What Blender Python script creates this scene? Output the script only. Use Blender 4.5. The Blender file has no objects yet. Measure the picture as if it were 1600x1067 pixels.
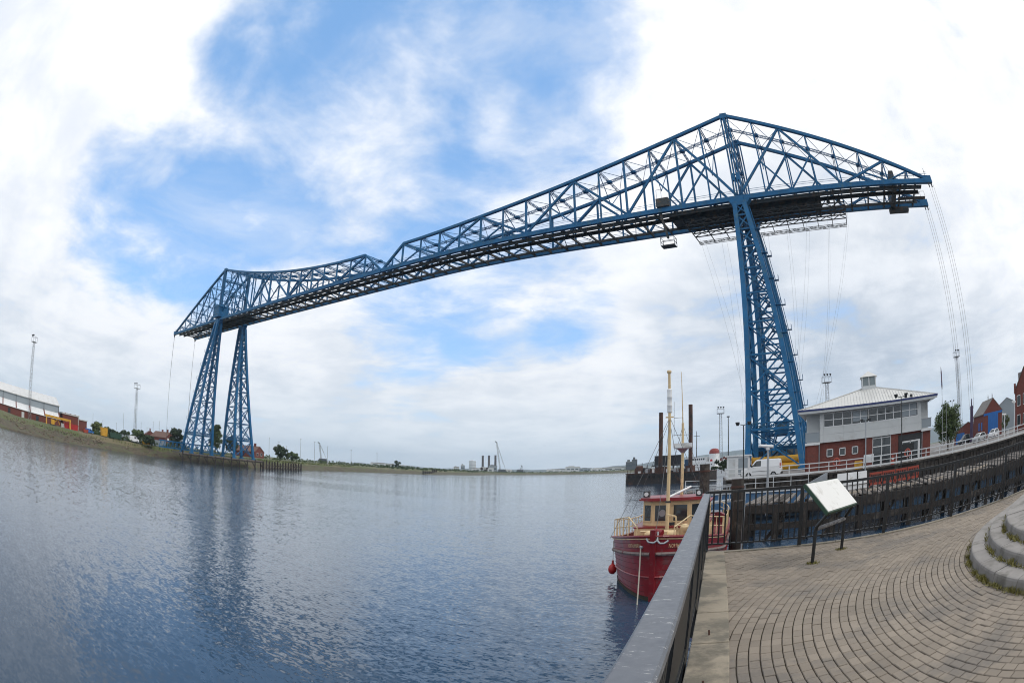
import bpy, bmesh, math, random
import numpy as np
from mathutils import Vector, Matrix
random.seed(7); rng = np.random.default_rng(7)
R = math.radians
scene = bpy.context.scene
COL = scene.collection

# ------------------------------------------------------------------ camera (a fisheye zoom lens)
CAM = np.array([14.947, -101.837, 5.8])
YAW, PITCH, ROLL = -0.5840, 0.1944, 0.0172
AXIS_X, AXIS_Y = 788.41, 551.38           # optical axis in the 1600 x 1067 frame
def lens(r): u = r/900.0; return u*900/1056.98+.6711*u**2-1.2933*u**3+1.0243*u**4
def _axes():
    fw = np.array([math.sin(YAW)*math.cos(PITCH), math.cos(YAW)*math.cos(PITCH), math.sin(PITCH)])
    rt = np.array([math.cos(YAW), -math.sin(YAW), 0.0]); up = np.cross(rt, fw)
    return fw, math.cos(ROLL)*rt+math.sin(ROLL)*up, -math.sin(ROLL)*rt+math.cos(ROLL)*up
FW, RT, UP = _axes()
cd = bpy.data.cameras.new('camera'); cam = bpy.data.objects.new('camera', cd); COL.objects.link(cam)
cam.matrix_world = Matrix(((RT[0], UP[0], -FW[0], CAM[0]), (RT[1], UP[1], -FW[1], CAM[1]), (RT[2], UP[2], -FW[2], CAM[2]), (0, 0, 0, 1)))
cd.type = 'PANO'
cd.panorama_type = 'FISHEYE_LENS_POLYNOMIAL'
cd.sensor_fit = 'HORIZONTAL'; cd.sensor_width = 36.0; cd.sensor_height = 36.0*682/1024
cd.fisheye_fov = R(200)
cd.fisheye_polynomial_k0 = 0.0
cd.fisheye_polynomial_k1, cd.fisheye_polynomial_k2, cd.fisheye_polynomial_k3, cd.fisheye_polynomial_k4 = -0.04204845399, -0.00163664631, 0.00015574966, -6.09136948e-06
cd.shift_x, cd.shift_y = (800-AXIS_X)/1600, (AXIS_Y-533.5)/1067
cd.clip_start = 0.05; cd.clip_end = 30000
scene.camera = cam
def frame_px(x, y, z):
    d = np.array([x, y, z]) - CAM; a, b, c = d@RT, d@UP, d@FW
    n = math.hypot(a, b); t = math.atan2(n, c); rs = np.linspace(0, 1000, 501); r = float(np.interp(t, lens(rs), rs))
    return AXIS_X+a/n*r, AXIS_Y-b/n*r

# ------------------------------------------------------------------ daylight
SUN_EL, SUN_AZ = R(47), R(78)             # azimuth from +Y towards +X
world = bpy.data.worlds.new('World'); scene.world = world; world.use_nodes = True
def build_sky():
    nt = world.node_tree; N = nt.nodes; L = nt.links; N.clear()
    def nd(t, **kw):
        n = N.new(t)
        for k, v in kw.items(): setattr(n, k, v)
        return n
    def val(s, v):
        if hasattr(v, 'is_output') or isinstance(v, bpy.types.NodeSocket): L.new(v, s)
        else: s.default_value = v
    def math_(op, a, b=None, clamp=False):
        n = nd('ShaderNodeMath', operation=op, use_clamp=clamp); val(n.inputs[0], a)
        if b is not None: val(n.inputs[1], b)
        return n.outputs[0]
    def vdot(v, d):
        n = nd('ShaderNodeVectorMath', operation='DOT_PRODUCT'); L.new(v, n.inputs[0]); n.inputs[1].default_value = d
        return n.outputs['Value']
    def smooth(x, a, b, lo=0.0, hi=1.0):
        n = nd('ShaderNodeMapRange', interpolation_type='SMOOTHSTEP'); val(n.inputs['Value'], x)
        n.inputs['From Min'].default_value = a; n.inputs['From Max'].default_value = b
        n.inputs['To Min'].default_value = lo; n.inputs['To Max'].default_value = hi
        return n.outputs[0]
    def mix(f, a, b):
        n = nd('ShaderNodeMix', data_type='RGBA'); val(n.inputs[0], f); val(n.inputs[6], a); val(n.inputs[7], b)
        return n.outputs[2]
    def noise(v, scale, detail, rough, dist=0.0):
        n = nd('ShaderNodeTexNoise'); L.new(v, n.inputs['Vector']); n.inputs['Scale'].default_value = scale
        n.inputs['Detail'].default_value = detail; n.inputs['Roughness'].default_value = rough; n.inputs['Distortion'].default_value = dist
        return n.outputs['Fac']
    tc = nd('ShaderNodeTexCoord'); D = tc.outputs['Generated']
    sky = nd('ShaderNodeTexSky', sky_type='NISHITA'); sky.sun_disc = False
    sky.sun_elevation = SUN_EL; sky.sun_rotation = SUN_AZ
    sky.air_density = 1.0; sky.dust_density = 0.6; sky.ozone_density = 1.3
    sep = nd('ShaderNodeSeparateXYZ'); L.new(D, sep.inputs[0])
    z = math_('MAXIMUM', sep.outputs['Z'], 0.0)
    den = math_('ADD', z, 0.16)
    px = math_('DIVIDE', sep.outputs['X'], den); py = math_('DIVIDE', sep.outputs['Y'], den)
    cb = nd('ShaderNodeCombineXYZ'); L.new(px, cb.inputs[0]); L.new(py, cb.inputs[1]); cb.inputs[2].default_value = 3.7
    n1 = noise(cb.outputs[0], 0.95, 9, 0.56, 0.35)
    n2 = noise(cb.outputs[0], 2.5, 9, 0.58, 0.25)
    n3 = noise(D, 4.2, 7, 0.58, 0.2)
    # broad weather: where the cloud cover opens to blue (directions in the world)
    def lobe(px_, py_, a, b):
        x, y = px_-AXIS_X, AXIS_Y-py_; r = math.hypot(x, y); t = lens(r)
        d = math.cos(t)*FW+math.sin(t)*(x/r*RT+y/r*UP)
        return smooth(vdot(D, tuple(d)), math.cos(R(b)), math.cos(R(a)))
    open_ = lobe(560, 165, 3, 25)
    for a in ((820, 40, 2, 17), (250, 290, 1, 15), (330, 320, 2, 16), (690, 330, 2, 17), (400, 90, 2, 13), (880, 470, 1, 7), (640, 520, 1, 9), (1490, 20, 0, 6), (840, 200, 1, 12)):
        w = {(880, 470): .5, (640, 520): .42, (1490, 20): .35, (840, 200): .8}.get(a[:2], 1.0)
        open_ = math_('MAXIMUM', open_, math_('MULTIPLY', lobe(*a), w))
    cov = math_('ADD', math_('MULTIPLY', n1, 0.70), math_('MULTIPLY', n2, 0.85))
    cov = math_('ADD', cov, math_('MULTIPLY', n3, 0.30))
    cov = math_('ADD', cov, math_('MULTIPLY', open_, -0.40))
    for a, w in (((690, 120, 1, 11), .10), ((820, 180, 1, 7), .10), ((590, 285, 1, 9), .17), ((250, 190, 1, 8), .12), ((390, 220, 1, 9), .07), ((240, 330, 1, 6), .10)):
        cov = math_('ADD', cov, math_('MULTIPLY', lobe(*a), w))
    cover = smooth(cov, 0.46, 0.86)
    wisp = smooth(noise(cb.outputs[0], 1.5, 10, 0.62, 0.5), 0.45, 0.78, 0.0, 0.55)
    cover = math_('MAXIMUM', cover, wisp)
    # cloud light: bright towards the veiled sun and high up, blue-grey bases low down
    low = smooth(sep.outputs['Z'], 0.02, 0.42)
    sund = (math.cos(SUN_EL)*math.sin(SUN_AZ), math.cos(SUN_EL)*math.cos(SUN_AZ), math.sin(SUN_EL))
    glow = math_('MULTIPLY', smooth(vdot(D, sund), 0.1, 0.95), smooth(sep.outputs['Z'], 0.1, 0.45))
    shade = smooth(math_('ADD', math_('MULTIPLY', n2, .6), math_('MULTIPLY', n3, .6)), 0.46, 0.74)
    base = mix(shade, (7.1, 7.8, 8.7, 1), (9.2, 9.6, 10.2, 1))
    bright = mix(shade, (8.9, 9.4, 10.2, 1), (11.2, 11.3, 11.5, 1))
    cloud = mix(low, base, bright)
    bank = math_('MULTIPLY', lobe(1330, 560, 4, 26), 0.75)
    cloud = mix(bank, cloud, mix(shade, (4.3, 5.2, 6.4, 1), (7.2, 7.9, 8.9, 1)))
    cloud = mix(glow, cloud, mix(shade, (9.3, 9.6, 10.1, 1), (12.4, 12.3, 12.2, 1)))
    bg0 = nd('ShaderNodeVectorMath', operation='SCALE'); L.new(sky.outputs[0], bg0.inputs[0]); bg0.inputs['Scale'].default_value = 2.6
    bg1 = nd('ShaderNodeVectorMath', operation='MULTIPLY'); L.new(bg0.outputs[0], bg1.inputs[0]); bg1.inputs[1].default_value = (1.0, .97, 1.0)
    clear = mix(0.62, bg1.outputs[0], (2.35, 5.1, 9.3, 1))
    col = mix(cover, clear, cloud)
    # pale thick air over the horizon
    hz = smooth(sep.outputs['Z'], 0.0, 0.16, 0.55, 0.0)
    col = mix(hz, col, (7.6, 8.8, 9.8, 1))
    bg = nd('ShaderNodeBackground'); L.new(col, bg.inputs[0]); bg.inputs[1].default_value = 0.1
    out = nd('ShaderNodeOutputWorld'); L.new(bg.outputs[0], out.inputs[0])
build_sky()
sd = bpy.data.lights.new('sun', 'SUN'); sun = bpy.data.objects.new('sun', sd); COL.objects.link(sun)
sd.energy = 1.2; sd.angle = R(14); sd.color = (1.0, 0.96, 0.9)
sv = Vector((math.cos(SUN_EL)*math.sin(SUN_AZ), math.cos(SUN_EL)*math.cos(SUN_AZ), math.sin(SUN_EL)))
sun.rotation_euler = sv.to_track_quat('Z', 'Y').to_euler(); sun.location = (60, -60, 120)
vs = scene.view_settings
vs.view_transform = 'Standard'; vs.look = 'None'; vs.exposure = 0.0; vs.gamma = 1.0; vs.use_curve_mapping = False
scene.cycles.pixel_filter_type = 'BLACKMAN_HARRIS'; scene.cycles.filter_width = 1.05
scene.cycles.max_bounces = 6; scene.cycles.diffuse_bounces = 3; scene.cycles.glossy_bounces = 3
scene.cycles.transparent_max_bounces = 6; scene.cycles.volume_bounces = 0; scene.cycles.caustics_reflective = False; scene.cycles.caustics_refractive = False

# ------------------------------------------------------------------ materials
MATS = {}
def mat(name, base, rough=0.6, metal=0.0, var=0.15, scale=1.5, second=None, amount=0.0, s2=0.4, bump=0.0, bscale=20.0, spec=0.5, objrand=0.0, attr=False):
    """paint / stone / timber: base colour with tonal noise, patches of a second colour (dirt, rust, wear) and fine relief"""
    if name in MATS: return MATS[name]
    m = bpy.data.materials.new(name); m.use_nodes = True; nt = m.node_tree; N = nt.nodes; L = nt.links
    b = N['Principled BSDF']; b.inputs['Roughness'].default_value = rough; b.inputs['Metallic'].default_value = metal
    b.inputs['Specular IOR Level'].default_value = spec
    g = N.new('ShaderNodeNewGeometry')
    def noise(sc, det=5, ro=.6):
        n = N.new('ShaderNodeTexNoise'); L.new(g.outputs['Position'], n.inputs['Vector']); n.inputs['Scale'].default_value = sc
        n.inputs['Detail'].default_value = det; n.inputs['Roughness'].default_value = ro; return n.outputs['Fac']
    def mr(x, a, b_, lo, hi):
        n = N.new('ShaderNodeMapRange'); L.new(x, n.inputs[0])
        for i, v in zip((1, 2, 3, 4), (a, b_, lo, hi)): n.inputs[i].default_value = v
        return n.outputs[0]
    sc = N.new('ShaderNodeVectorMath'); sc.operation = 'SCALE'; sc.inputs[0].default_value = base[:3]
    f = mr(noise(scale), .25, .75, 1-var, 1+var)
    if objrand or attr:
        if attr:
            a = N.new('ShaderNodeAttribute'); a.attribute_name = 'rnd'; src = a.outputs['Fac']
        else:
            a = N.new('ShaderNodeObjectInfo'); src = a.outputs['Random']
        k = N.new('ShaderNodeMath'); k.operation = 'MULTIPLY'; L.new(f, k.inputs[0]); L.new(mr(src, 0, 1, 1-(objrand or .11), 1+(objrand or .11)), k.inputs[1]); f = k.outputs[0]
    L.new(f, sc.inputs['Scale']); col = sc.outputs[0]
    if second:
        mx = N.new('ShaderNodeMix'); mx.data_type = 'RGBA'; L.new(mr(noise(s2, 8, .68), .62-amount*.35, .72-amount*.3, 0, 1), mx.inputs[0]); L.new(col, mx.inputs[6]); mx.inputs[7].default_value = (*second[:3], 1); col = mx.outputs[2]
    L.new(col, b.inputs['Base Color'])
    if bump:
        bp = N.new('ShaderNodeBump'); bp.inputs['Strength'].default_value = bump; bp.inputs['Distance'].default_value = .02
        L.new(noise(bscale, 6, .65), bp.inputs['Height']); L.new(bp.outputs[0], b.inputs['Normal'])
    MATS[name] = m; return m

BLUE = mat('bridge_blue_paint', (.012, .124, .282), .5, 0, .25, .5, (.05, .14, .21), .25, .7, spec=.25)
BLUED = mat('bridge_deck_dark', (.045, .055, .06), .75, 0, .3, 1.2, (.10, .07, .05), .35, .8)
STEEL = mat('galvanised_steel', (.36, .38, .40), .5, .4, .12, 2)
CABLE = mat('steel_cable', (.10, .105, .11), .6, 0, .1, 2)
BLACK = mat('black_paint', (.012, .013, .014), .35, 0, .3, 8, (.05, .045, .04), .1, 6)
DARK = mat('dark_grey', (.03, .032, .035), .6)
WHITE = mat('white_paint', (.72, .73, .73), .5, 0, .07, 1.5, (.42, .40, .36), .12, 1.1)
OFFW = mat('grey_white_cladding', (.58, .60, .60), .5, 0, .05, .8, (.47, .47, .46), .15, .5)
GREYC = mat('grey_cladding', (.28, .32, .35), .55, 0, .06, .3)
ROOFW = mat('pale_metal_roof', (.62, .62, .60), .45, .1, .06, .6, (.45, .44, .42), .2, .4)
BRICK = mat('red_brick', (.168, .050, .038), .85, 0, .25, 4, (.13, .05, .04), .3, 1.2, .2, 30)
SLATE = mat('slate_roof', (.16, .145, .13), .7, 0, .18, 3, (.10, .09, .08), .3, 1)
TILE = mat('tiled_roof', (.15, .085, .065), .8, 0, .2, 2)
GLASS = mat('window_glass', (.025, .032, .036), .08, 0, .3, .7, spec=.8)
TIMBER = mat('weathered_timber', (.040, .033, .028), .9, 0, .4, 2.5, (.10, .085, .07), .22, 1.3, .5, 14)
PLANK = mat('grey_planks', (.17, .15, .135), .9, 0, .3, 2.5, (.08, .07, .06), .3, 1.6, .4, 18)
CONC = mat('concrete', (.29, .25, .19), .88, 0, .2, 1.8, (.15, .135, .105), .45, 1.3, .4, 30)
STONE = mat('grey_step_stone', (.25, .235, .22), .85, 0, .14, 3.5, (.15, .14, .125), .3, 2.0, .3, 40, objrand=.1)
PAVER = mat('paver_block', (.232, .196, .156), .88, 0, .18, .9, (.17, .150, .128), .3, 1.1, .35, 60, objrand=.11)
PAVERJ = mat('paver_block_far', (.232, .196, .156), .88, 0, .18, .9, (.17, .150, .128), .3, 1.1, .35, 60, attr=True)
JOINT = mat('paving_joint', (.06, .042, .026), .95, 0, .4, 6, (.05, .055, .02), .3, 3)
RUST = mat('rusty_steel', (.085, .038, .026), .85, 0, .35, .8, (.03, .022, .02), .35, .5, .3, 6)
HULLD = mat('dark_hull', (.028, .024, .022), .8, 0, .35, .6, (.09, .045, .03), .25, .5)
RED = mat('boat_red_paint', (.225, .010, .016), .36, 0, .25, 1.1, (.16, .055, .055), .3, 2.2, .15, 8)
CREAM = mat('cream_paint', (.66, .50, .28), .5, 0, .14, 2, (.42, .31, .18), .22, 3)
REDB = mat('bright_red', (.40, .018, .018), .5, 0, .2, 4)
ORANGE = mat('orange_plastic', (.36, .06, .035), .6, 0, .2, 3)
YELLOW = mat('yellow_paint', (.62, .33, .025), .5, 0, .12, 1.2, (.35, .18, .05), .2, 1)
BLUEB = mat('bright_blue_paint', (.015, .13, .42), .5, 0, .1, 1)
PBLUE = mat('pontoon_blue', (.06, .15, .28), .55, 0, .15, 1, (.25, .27, .28), .2, .9)
ROPE = mat('rope', (.48, .43, .36), .9)
RUBBER = mat('tyre_rubber', (.015, .015, .016), .8)
CARW = mat('white_car_paint', (.78, .79, .80), .25, 0, .02, 1)
CARS = mat('silver_car_paint', (.52, .54, .56), .3, .3, .03, 1)
CARD = mat('dark_car_paint', (.03, .035, .04), .25, 0, .05, 1)
GREEN = mat('dark_green_paint', (.02, .06, .035), .5)
PURPLE = mat('dark_purple_steel', (.05, .03, .075), .6, 0, .2, .6)
BARK = mat('bark', (.06, .045, .032), .95, 0, .3, 3)
def leaf_mat(name, base, var=.35):
    m = mat(name, base, .6, 0, var, .55, attr=True); b = m.node_tree.nodes['Principled BSDF']
    b.inputs['Subsurface Weight'].default_value = 0; b.inputs['Transmission Weight'].default_value = 0
    return m
LEAF = leaf_mat('leaf_green', (.060, .095, .026))
LEAFD = leaf_mat('leaf_dark', (.034, .058, .022))
LEAFY = leaf_mat('leaf_yellow_green', (.10, .125, .03))
WEED = leaf_mat('weed_leaves', (.15, .135, .03))
GRASS = mat('rough_grass', (.085, .098, .034), .95, 0, .35, .12, (.15, .125, .07), .35, .05, .6, 1.5)
MUD = mat('bank_stones_and_mud', (.085, .068, .044), .95, 0, .45, .7, (.085, .092, .04), .42, .35, .8, 3)
QUAY = mat('quay_tarmac', (.16, .15, .145), .9, 0, .15, .4, (.22, .20, .18), .3, .3)
HILLM = mat('moorland', (.075, .085, .06), .95, 0, .3, .002)

# ------------------------------------------------------------------ builders
class MB:
    """collects faces in a thing's own coordinates"""
    def __init__(s): s.v = []; s.f = []; s.r = []
    def add(s, vs, fs):
        o = len(s.v); s.v += [tuple(map(float, p)) for p in vs]; s.f += [tuple(i+o for i in f) for f in fs]; return s
    def box(s, c, d, rz=0.0):
        x, y, z = c; a, b, h = d[0]/2, d[1]/2, d[2]/2; cs, sn = math.cos(rz), math.sin(rz); vs = []
        for k in (-h, h):
            for i, j in ((-a, -b), (a, -b), (a, b), (-a, b)): vs.append((x+i*cs-j*sn, y+i*sn+j*cs, z+k))
        return s.add(vs, [(3, 2, 1, 0), (4, 5, 6, 7), (0, 1, 5, 4), (1, 2, 6, 5), (2, 3, 7, 6), (3, 0, 4, 7)])
    def bx(s, x0, x1, y0, y1, z0, z1): return s.box(((x0+x1)/2, (y0+y1)/2, (z0+z1)/2), (abs(x1-x0), abs(y1-y0), abs(z1-z0)))
    def beam(s, p, q, w, h=None, up=(0, 0, 1)):
        h = h or w; p = Vector(p); q = Vector(q); d = q-p
        if d.length < 1e-6: return s
        d.normalize(); u = Vector(up)
        if abs(d.dot(u)) > .98: u = Vector((1, 0, 0))
        a = d.cross(u).normalized(); b = a.cross(d).normalized(); vs = []
        for o in (p, q):
            for i, j in ((-1, -1), (1, -1), (1, 1), (-1, 1)): vs.append(o+a*(i*w/2)+b*(j*h/2))
        return s.add(vs, [(3, 2, 1, 0), (4, 5, 6, 7), (0, 1, 5, 4), (1, 2, 6, 5), (2, 3, 7, 6), (3, 0, 4, 7)])
    def tube(s, p, q, r, r2=None, n=8, cap=True):
        r2 = r if r2 is None else r2; p = Vector(p); q = Vector(q); d = (q-p)
        if d.length < 1e-6: return s
        d.normalize(); u = Vector((0, 0, 1)) if abs(d.z) < .95 else Vector((1, 0, 0)); a = d.cross(u).normalized(); b = a.cross(d); vs = []
        for o, rr in ((p, r), (q, r2)):
            for i in range(n): t = 2*math.pi*i/n; vs.append(o+a*(rr*math.cos(t))+b*(rr*math.sin(t)))
        fs = [(i, (i+1) % n, n+(i+1) % n, n+i) for i in range(n)]
        if cap: fs += [tuple(range(n))[::-1], tuple(range(n, 2*n))]
        return s.add(vs, fs)
    def path(s, pts, r, n=6):
        for a, b in zip(pts, pts[1:]): s.tube(a, b, r, n=n)
        return s
    def lathe(s, c, prof, n=16):
        """prof: (radius, z) from the bottom up"""
        vs = []; m = len(prof)
        for r, z in prof:
            for i in range(n): t = 2*math.pi*i/n; vs.append((c[0]+r*math.cos(t), c[1]+r*math.sin(t), c[2]+z))
        fs = [(k*n+i, k*n+(i+1) % n, (k+1)*n+(i+1) % n, (k+1)*n+i) for k in range(m-1) for i in range(n)]
        fs += [tuple(range(n))[::-1], tuple(range((m-1)*n, m*n))]
        return s.add(vs, fs)
    def prism(s, poly, axis, a, b):
        """poly in the plane across axis ('x': (y,z), 'y': (x,z), 'z': (x,y)), from a to b"""
        n = len(poly)
        def P(u, w, t): return {'x': (t, u, w), 'y': (u, t, w), 'z': (u, w, t)}[axis]
        vs = [P(u, w, a) for u, w in poly]+[P(u, w, b) for u, w in poly]
        return s.add(vs, [tuple(range(n))[::-1], tuple(range(n, 2*n))]+[(i, (i+1) % n, n+(i+1) % n, n+i) for i in range(n)])
    def ball(s, c, r, n=10, m=7, sz=1.0):
        return s.lathe(c, [(max(.001, r*math.sin(math.pi*k/m)), -r*sz*math.cos(math.pi*k/m)) for k in range(m+1)], n)
    def lattice(s, p, q, w, h, bar, n, up=(0, 0, 1)):
        """laced strut: four angles and zigzag lacing on the two wide faces"""
        p = Vector(p); q = Vector(q); d = (q-p).normalized(); u = Vector(up)
        if abs(d.dot(u)) > .98: u = Vector((1, 0, 0))
        a = d.cross(u).normalized(); b = a.cross(d).normalized()
        for i in (-1, 1):
            for j in (-1, 1): s.beam(p+a*(i*w/2)+b*(j*h/2), q+a*(i*w/2)+b*(j*h/2), bar, bar, up)
        for j in (-1, 1):
            for k in range(n):
                s0, s1 = (1, -1) if k % 2 else (-1, 1)
                s.beam(p+(q-p)*(k/n)+a*(j*w/2)+b*(s0*h/2), p+(q-p)*((k+1)/n)+a*(j*w/2)+b*(s1*h/2), bar*.7, bar*.7, up)
        return s
    def mesh(s, name, m, smooth=False):
        me = bpy.data.meshes.new(name); me.from_pydata(s.v, [], s.f); me.materials.append(m)
        if s.r and len(s.r) == len(s.f):
            at = me.attributes.new('rnd', 'FLOAT', 'FACE'); at.data.foreach_set('value', s.r)
        me.update()
        bm = bmesh.new(); bm.from_mesh(me); bmesh.ops.recalc_face_normals(bm, faces=bm.faces); bm.to_mesh(me); bm.free()
        if smooth:
            me.polygons.foreach_set('use_smooth', [True]*len(me.polygons)); me.set_sharp_from_angle(angle=R(38))
        return me
def link(name, me, parent=None):
    o = bpy.data.objects.new(name, me); COL.objects.link(o)
    if parent: o.parent = parent
    return o
def part(name, parent, mb, m, smooth=False, label=None, kind=None):
    o = link(name, mb.mesh(name, m, smooth), parent)
    if label: o['label'] = label
    if kind: o['kind'] = kind
    return o
def tag(o, label, cat, group=None, kind=None):
    o['label'] = label; o['category'] = cat
    if group: o['group'] = group
    if kind: o['kind'] = kind
    return o
def thing(name, label, cat, loc=(0, 0, 0), rz=0.0, group=None):
    o = bpy.data.objects.new(name, None); COL.objects.link(o); o.location = loc; o.rotation_euler = (0, 0, rz); o.empty_display_size = .3
    return tag(o, label, cat, group)
def single(name, mb, m, label, cat, loc=(0, 0, 0), rz=0.0, group=None, smooth=False):
    o = link(name, mb.mesh(name, m, smooth)); o.location = loc; o.rotation_euler = (0, 0, rz); return tag(o, label, cat, group)
def structure(name, mb, m, smooth=False, parent=None):
    o = link(name, mb.mesh(name, m, smooth), parent)
    if not parent: o['kind'] = 'structure'
    return o
def copy_tree(o, parent=None):
    c = o.copy(); COL.objects.link(c); c.parent = parent
    for ch in list(o.children): copy_tree(ch, c)
    return c
UNIT = {}
def bar(name, parent, p, q, w, h, m, up=(0, 0, 1)):
    """one straight member: a shared unit box, stretched between two points"""
    if m.name not in UNIT: UNIT[m.name] = MB().box((0, 0, 0), (1, 1, 1)).mesh('member', m)
    o = link(name, UNIT[m.name], parent); p = Vector(p); q = Vector(q); d = q-p; l = d.length; d.normalize(); u = Vector(up)
    if abs(d.dot(u)) > .98: u = Vector((1, 0, 0))
    a = d.cross(u).normalized(); b = a.cross(d).normalized(); c = (p+q)/2
    o.matrix_local = Matrix(((a.x*w, b.x*h, d.x*l, c.x), (a.y*w, b.y*h, d.y*l, c.y), (a.z*w, b.z*h, d.z*l, c.z), (0, 0, 0, 1)))
    return o
BEAR = ([-88, -84, -80, -76, -72, -68, -64, -60, -55, -50, -40, -30, -20, -15, -10, -5, 0, 5, 10, 12, 14, 16, 18, 20, 22], [-92.5, -86.1, -80.8, -76.1, -71.8, -67.8, -63.85, -59.95, -55.05, -50.03, -39.8, -29.73, -19.46, -14.35, -9.34, -4.4, .57, 5.7, 11.2, 13.6, 16.1, 18.8, 21.75, 24.9, 28.4])   # surveyed bearing, true bearing
def at(az, D, z=0.0):
    """a place seen at compass angle az (degrees from +Y towards +X) D metres from the viewpoint"""
    az = float(np.interp(az, *BEAR)); return (CAM[0]+D*math.sin(R(az)), CAM[1]+D*math.cos(R(az)), z)

def leaves(mb, c, rad, n, size, seed, flat=.8):
    """leaf-sized faces gathered into clumps through an uneven crown volume"""
    g = np.random.default_rng(seed); k = max(5, n//70); cl = []
    for _ in range(k):
        d = g.normal(size=3); d /= np.linalg.norm(d); r = g.uniform(.25, 1)**.5
        cl.append((np.array(c)+d*np.array(rad)*r*.82, g.uniform(.22, .42)*min(rad), g.uniform(0, 1)))
    for _ in range(n):
        cc, cr, tone = cl[g.integers(k)]; d = g.normal(size=3); d /= np.linalg.norm(d)
        p = cc+d*cr*g.uniform(.3, 1.05)*np.array((1, 1, flat)); nn = d+g.normal(size=3)*.7+np.array((0, 0, .4)); nn /= np.linalg.norm(nn)
        a = np.cross(nn, g.normal(size=3)); a /= np.linalg.norm(a)+1e-9; b = np.cross(nn, a); s = size*g.uniform(.55, 1.3)
        mb.add([p-a*s, p+b*s*.55, p+a*s, p-b*s*.55], [(0, 1, 2, 3)]); mb.r.append(float(np.clip(tone*.7+g.uniform(0, .3), 0, 1)))
def tree(name, label, loc, h, rad, m=None, n=1500, size=.2, seed=1, trunk=.35, group=None, rz=None):
    t = thing(name, label, 'tree' if 'bush' not in name else 'bush', loc, 0, group); g = random.Random(seed)
    hc = h*(trunk+(1-trunk)/2); rc = (rad, rad*.95, h*(1-trunk)/2)
    tb = MB(); r0 = max(.06, h*.022); tb.tube((0, 0, -.3), (g.uniform(-.1, .1)*rad, 0, h*.45), r0, r0*.65, 8); tb.tube((g.uniform(-.1, .1)*rad, 0, h*.44), (0, .1, h*.85), r0*.62, r0*.2, 6)
    for i in range(7):
        a = i*2.4+g.random(); z0 = h*(.25+.07*i); tb.tube((0, 0, z0), (rad*.7*math.cos(a), rad*.7*math.sin(a), z0+h*.2), r0*.4, r0*.12, 5)
    part('trunk', t, tb, BARK, True)
    cb = MB(); leaves(cb, (0, 0, hc), rc, n, size, seed); part('crown', t, cb, m or LEAF)
    return t

# ------------------------------------------------------------------ the ground and the water
def sheet(mb, rows):
    n = len(rows[0]); o = []
    for r in rows: o += r
    mb.add(o, [(j*n+i, j*n+i+1, (j+1)*n+i+1, (j+1)*n+i) for j in range(len(rows)-1) for i in range(n-1)])
def water_mat():
    m = bpy.data.materials.new('river_water'); m.use_nodes = True; nt = m.node_tree; N = nt.nodes; L = nt.links; b = N['Principled BSDF']
    b.inputs['Base Color'].default_value = (.022, .052, .095, 1); b.inputs['IOR'].default_value = 1.38; b.inputs['Roughness'].default_value = .06; b.inputs['Specular IOR Level'].default_value = .6
    g = N.new('ShaderNodeNewGeometry')
    def wave(sx, sy, rz, det, ro, dist):
        mp = N.new('ShaderNodeMapping'); mp.inputs['Scale'].default_value = (sx, sy, 1); mp.inputs['Rotation'].default_value = (0, 0, rz)
        L.new(g.outputs['Position'], mp.inputs['Vector'])
        n = N.new('ShaderNodeTexNoise'); L.new(mp.outputs[0], n.inputs['Vector']); n.inputs['Scale'].default_value = 1; n.inputs['Detail'].default_value = det
        n.inputs['Roughness'].default_value = ro; n.inputs['Distortion'].default_value = dist; return n.outputs['Fac']
    # choppy surface: slopes taken straight from layered noise, so far water keeps its glitter
    acc = None
    for (sx, sy, rz, det, ro, dist, k) in ((1.0, 2.2, R(24), 3, .6, .4, .20), (4.2, 8.4, R(12), 4, .65, .5, .46), (.02, .05, R(35), 4, .6, .4, .08)):
        mp = N.new('ShaderNodeMapping'); mp.inputs['Scale'].default_value = (sx, sy, 1); mp.inputs['Rotation'].default_value = (0, 0, rz); L.new(g.outputs['Position'], mp.inputs['Vector'])
        n = N.new('ShaderNodeTexNoise'); L.new(mp.outputs[0], n.inputs['Vector']); n.inputs['Scale'].default_value = 1; n.inputs['Detail'].default_value = det; n.inputs['Roughness'].default_value = ro; n.inputs['Distortion'].default_value = dist
        su = N.new('ShaderNodeVectorMath'); su.operation = 'SUBTRACT'; L.new(n.outputs['Color'], su.inputs[0]); su.inputs[1].default_value = (.5, .5, .5)
        mu = N.new('ShaderNodeVectorMath'); mu.operation = 'MULTIPLY'; L.new(su.outputs[0], mu.inputs[0]); mu.inputs[1].default_value = (k*.8, k*1.25, 0)
        if acc:
            ad = N.new('ShaderNodeVectorMath'); ad.operation = 'ADD'; L.new(acc, ad.inputs[0]); L.new(mu.outputs[0], ad.inputs[1]); acc = ad.outputs[0]
        else: acc = mu.outputs[0]
    up = N.new('ShaderNodeVectorMath'); up.operation = 'ADD'; L.new(acc, up.inputs[0]); up.inputs[1].default_value = (0, 0, 1)
    nn = N.new('ShaderNodeVectorMath'); nn.operation = 'NORMALIZE'; L.new(up.outputs[0], nn.inputs[0]); prev = nn.outputs[0]
    L.new(prev, b.inputs['Normal']); return m
WATER = water_mat()
WZ = 0.7
mb = MB(); mb.add([(-6200, -900, WZ), (6200, -900, WZ), (6200, 6200, WZ), (-6200, 6200, WZ)], [(0, 1, 2, 3)])
river = structure('river', mb, WATER)

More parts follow.
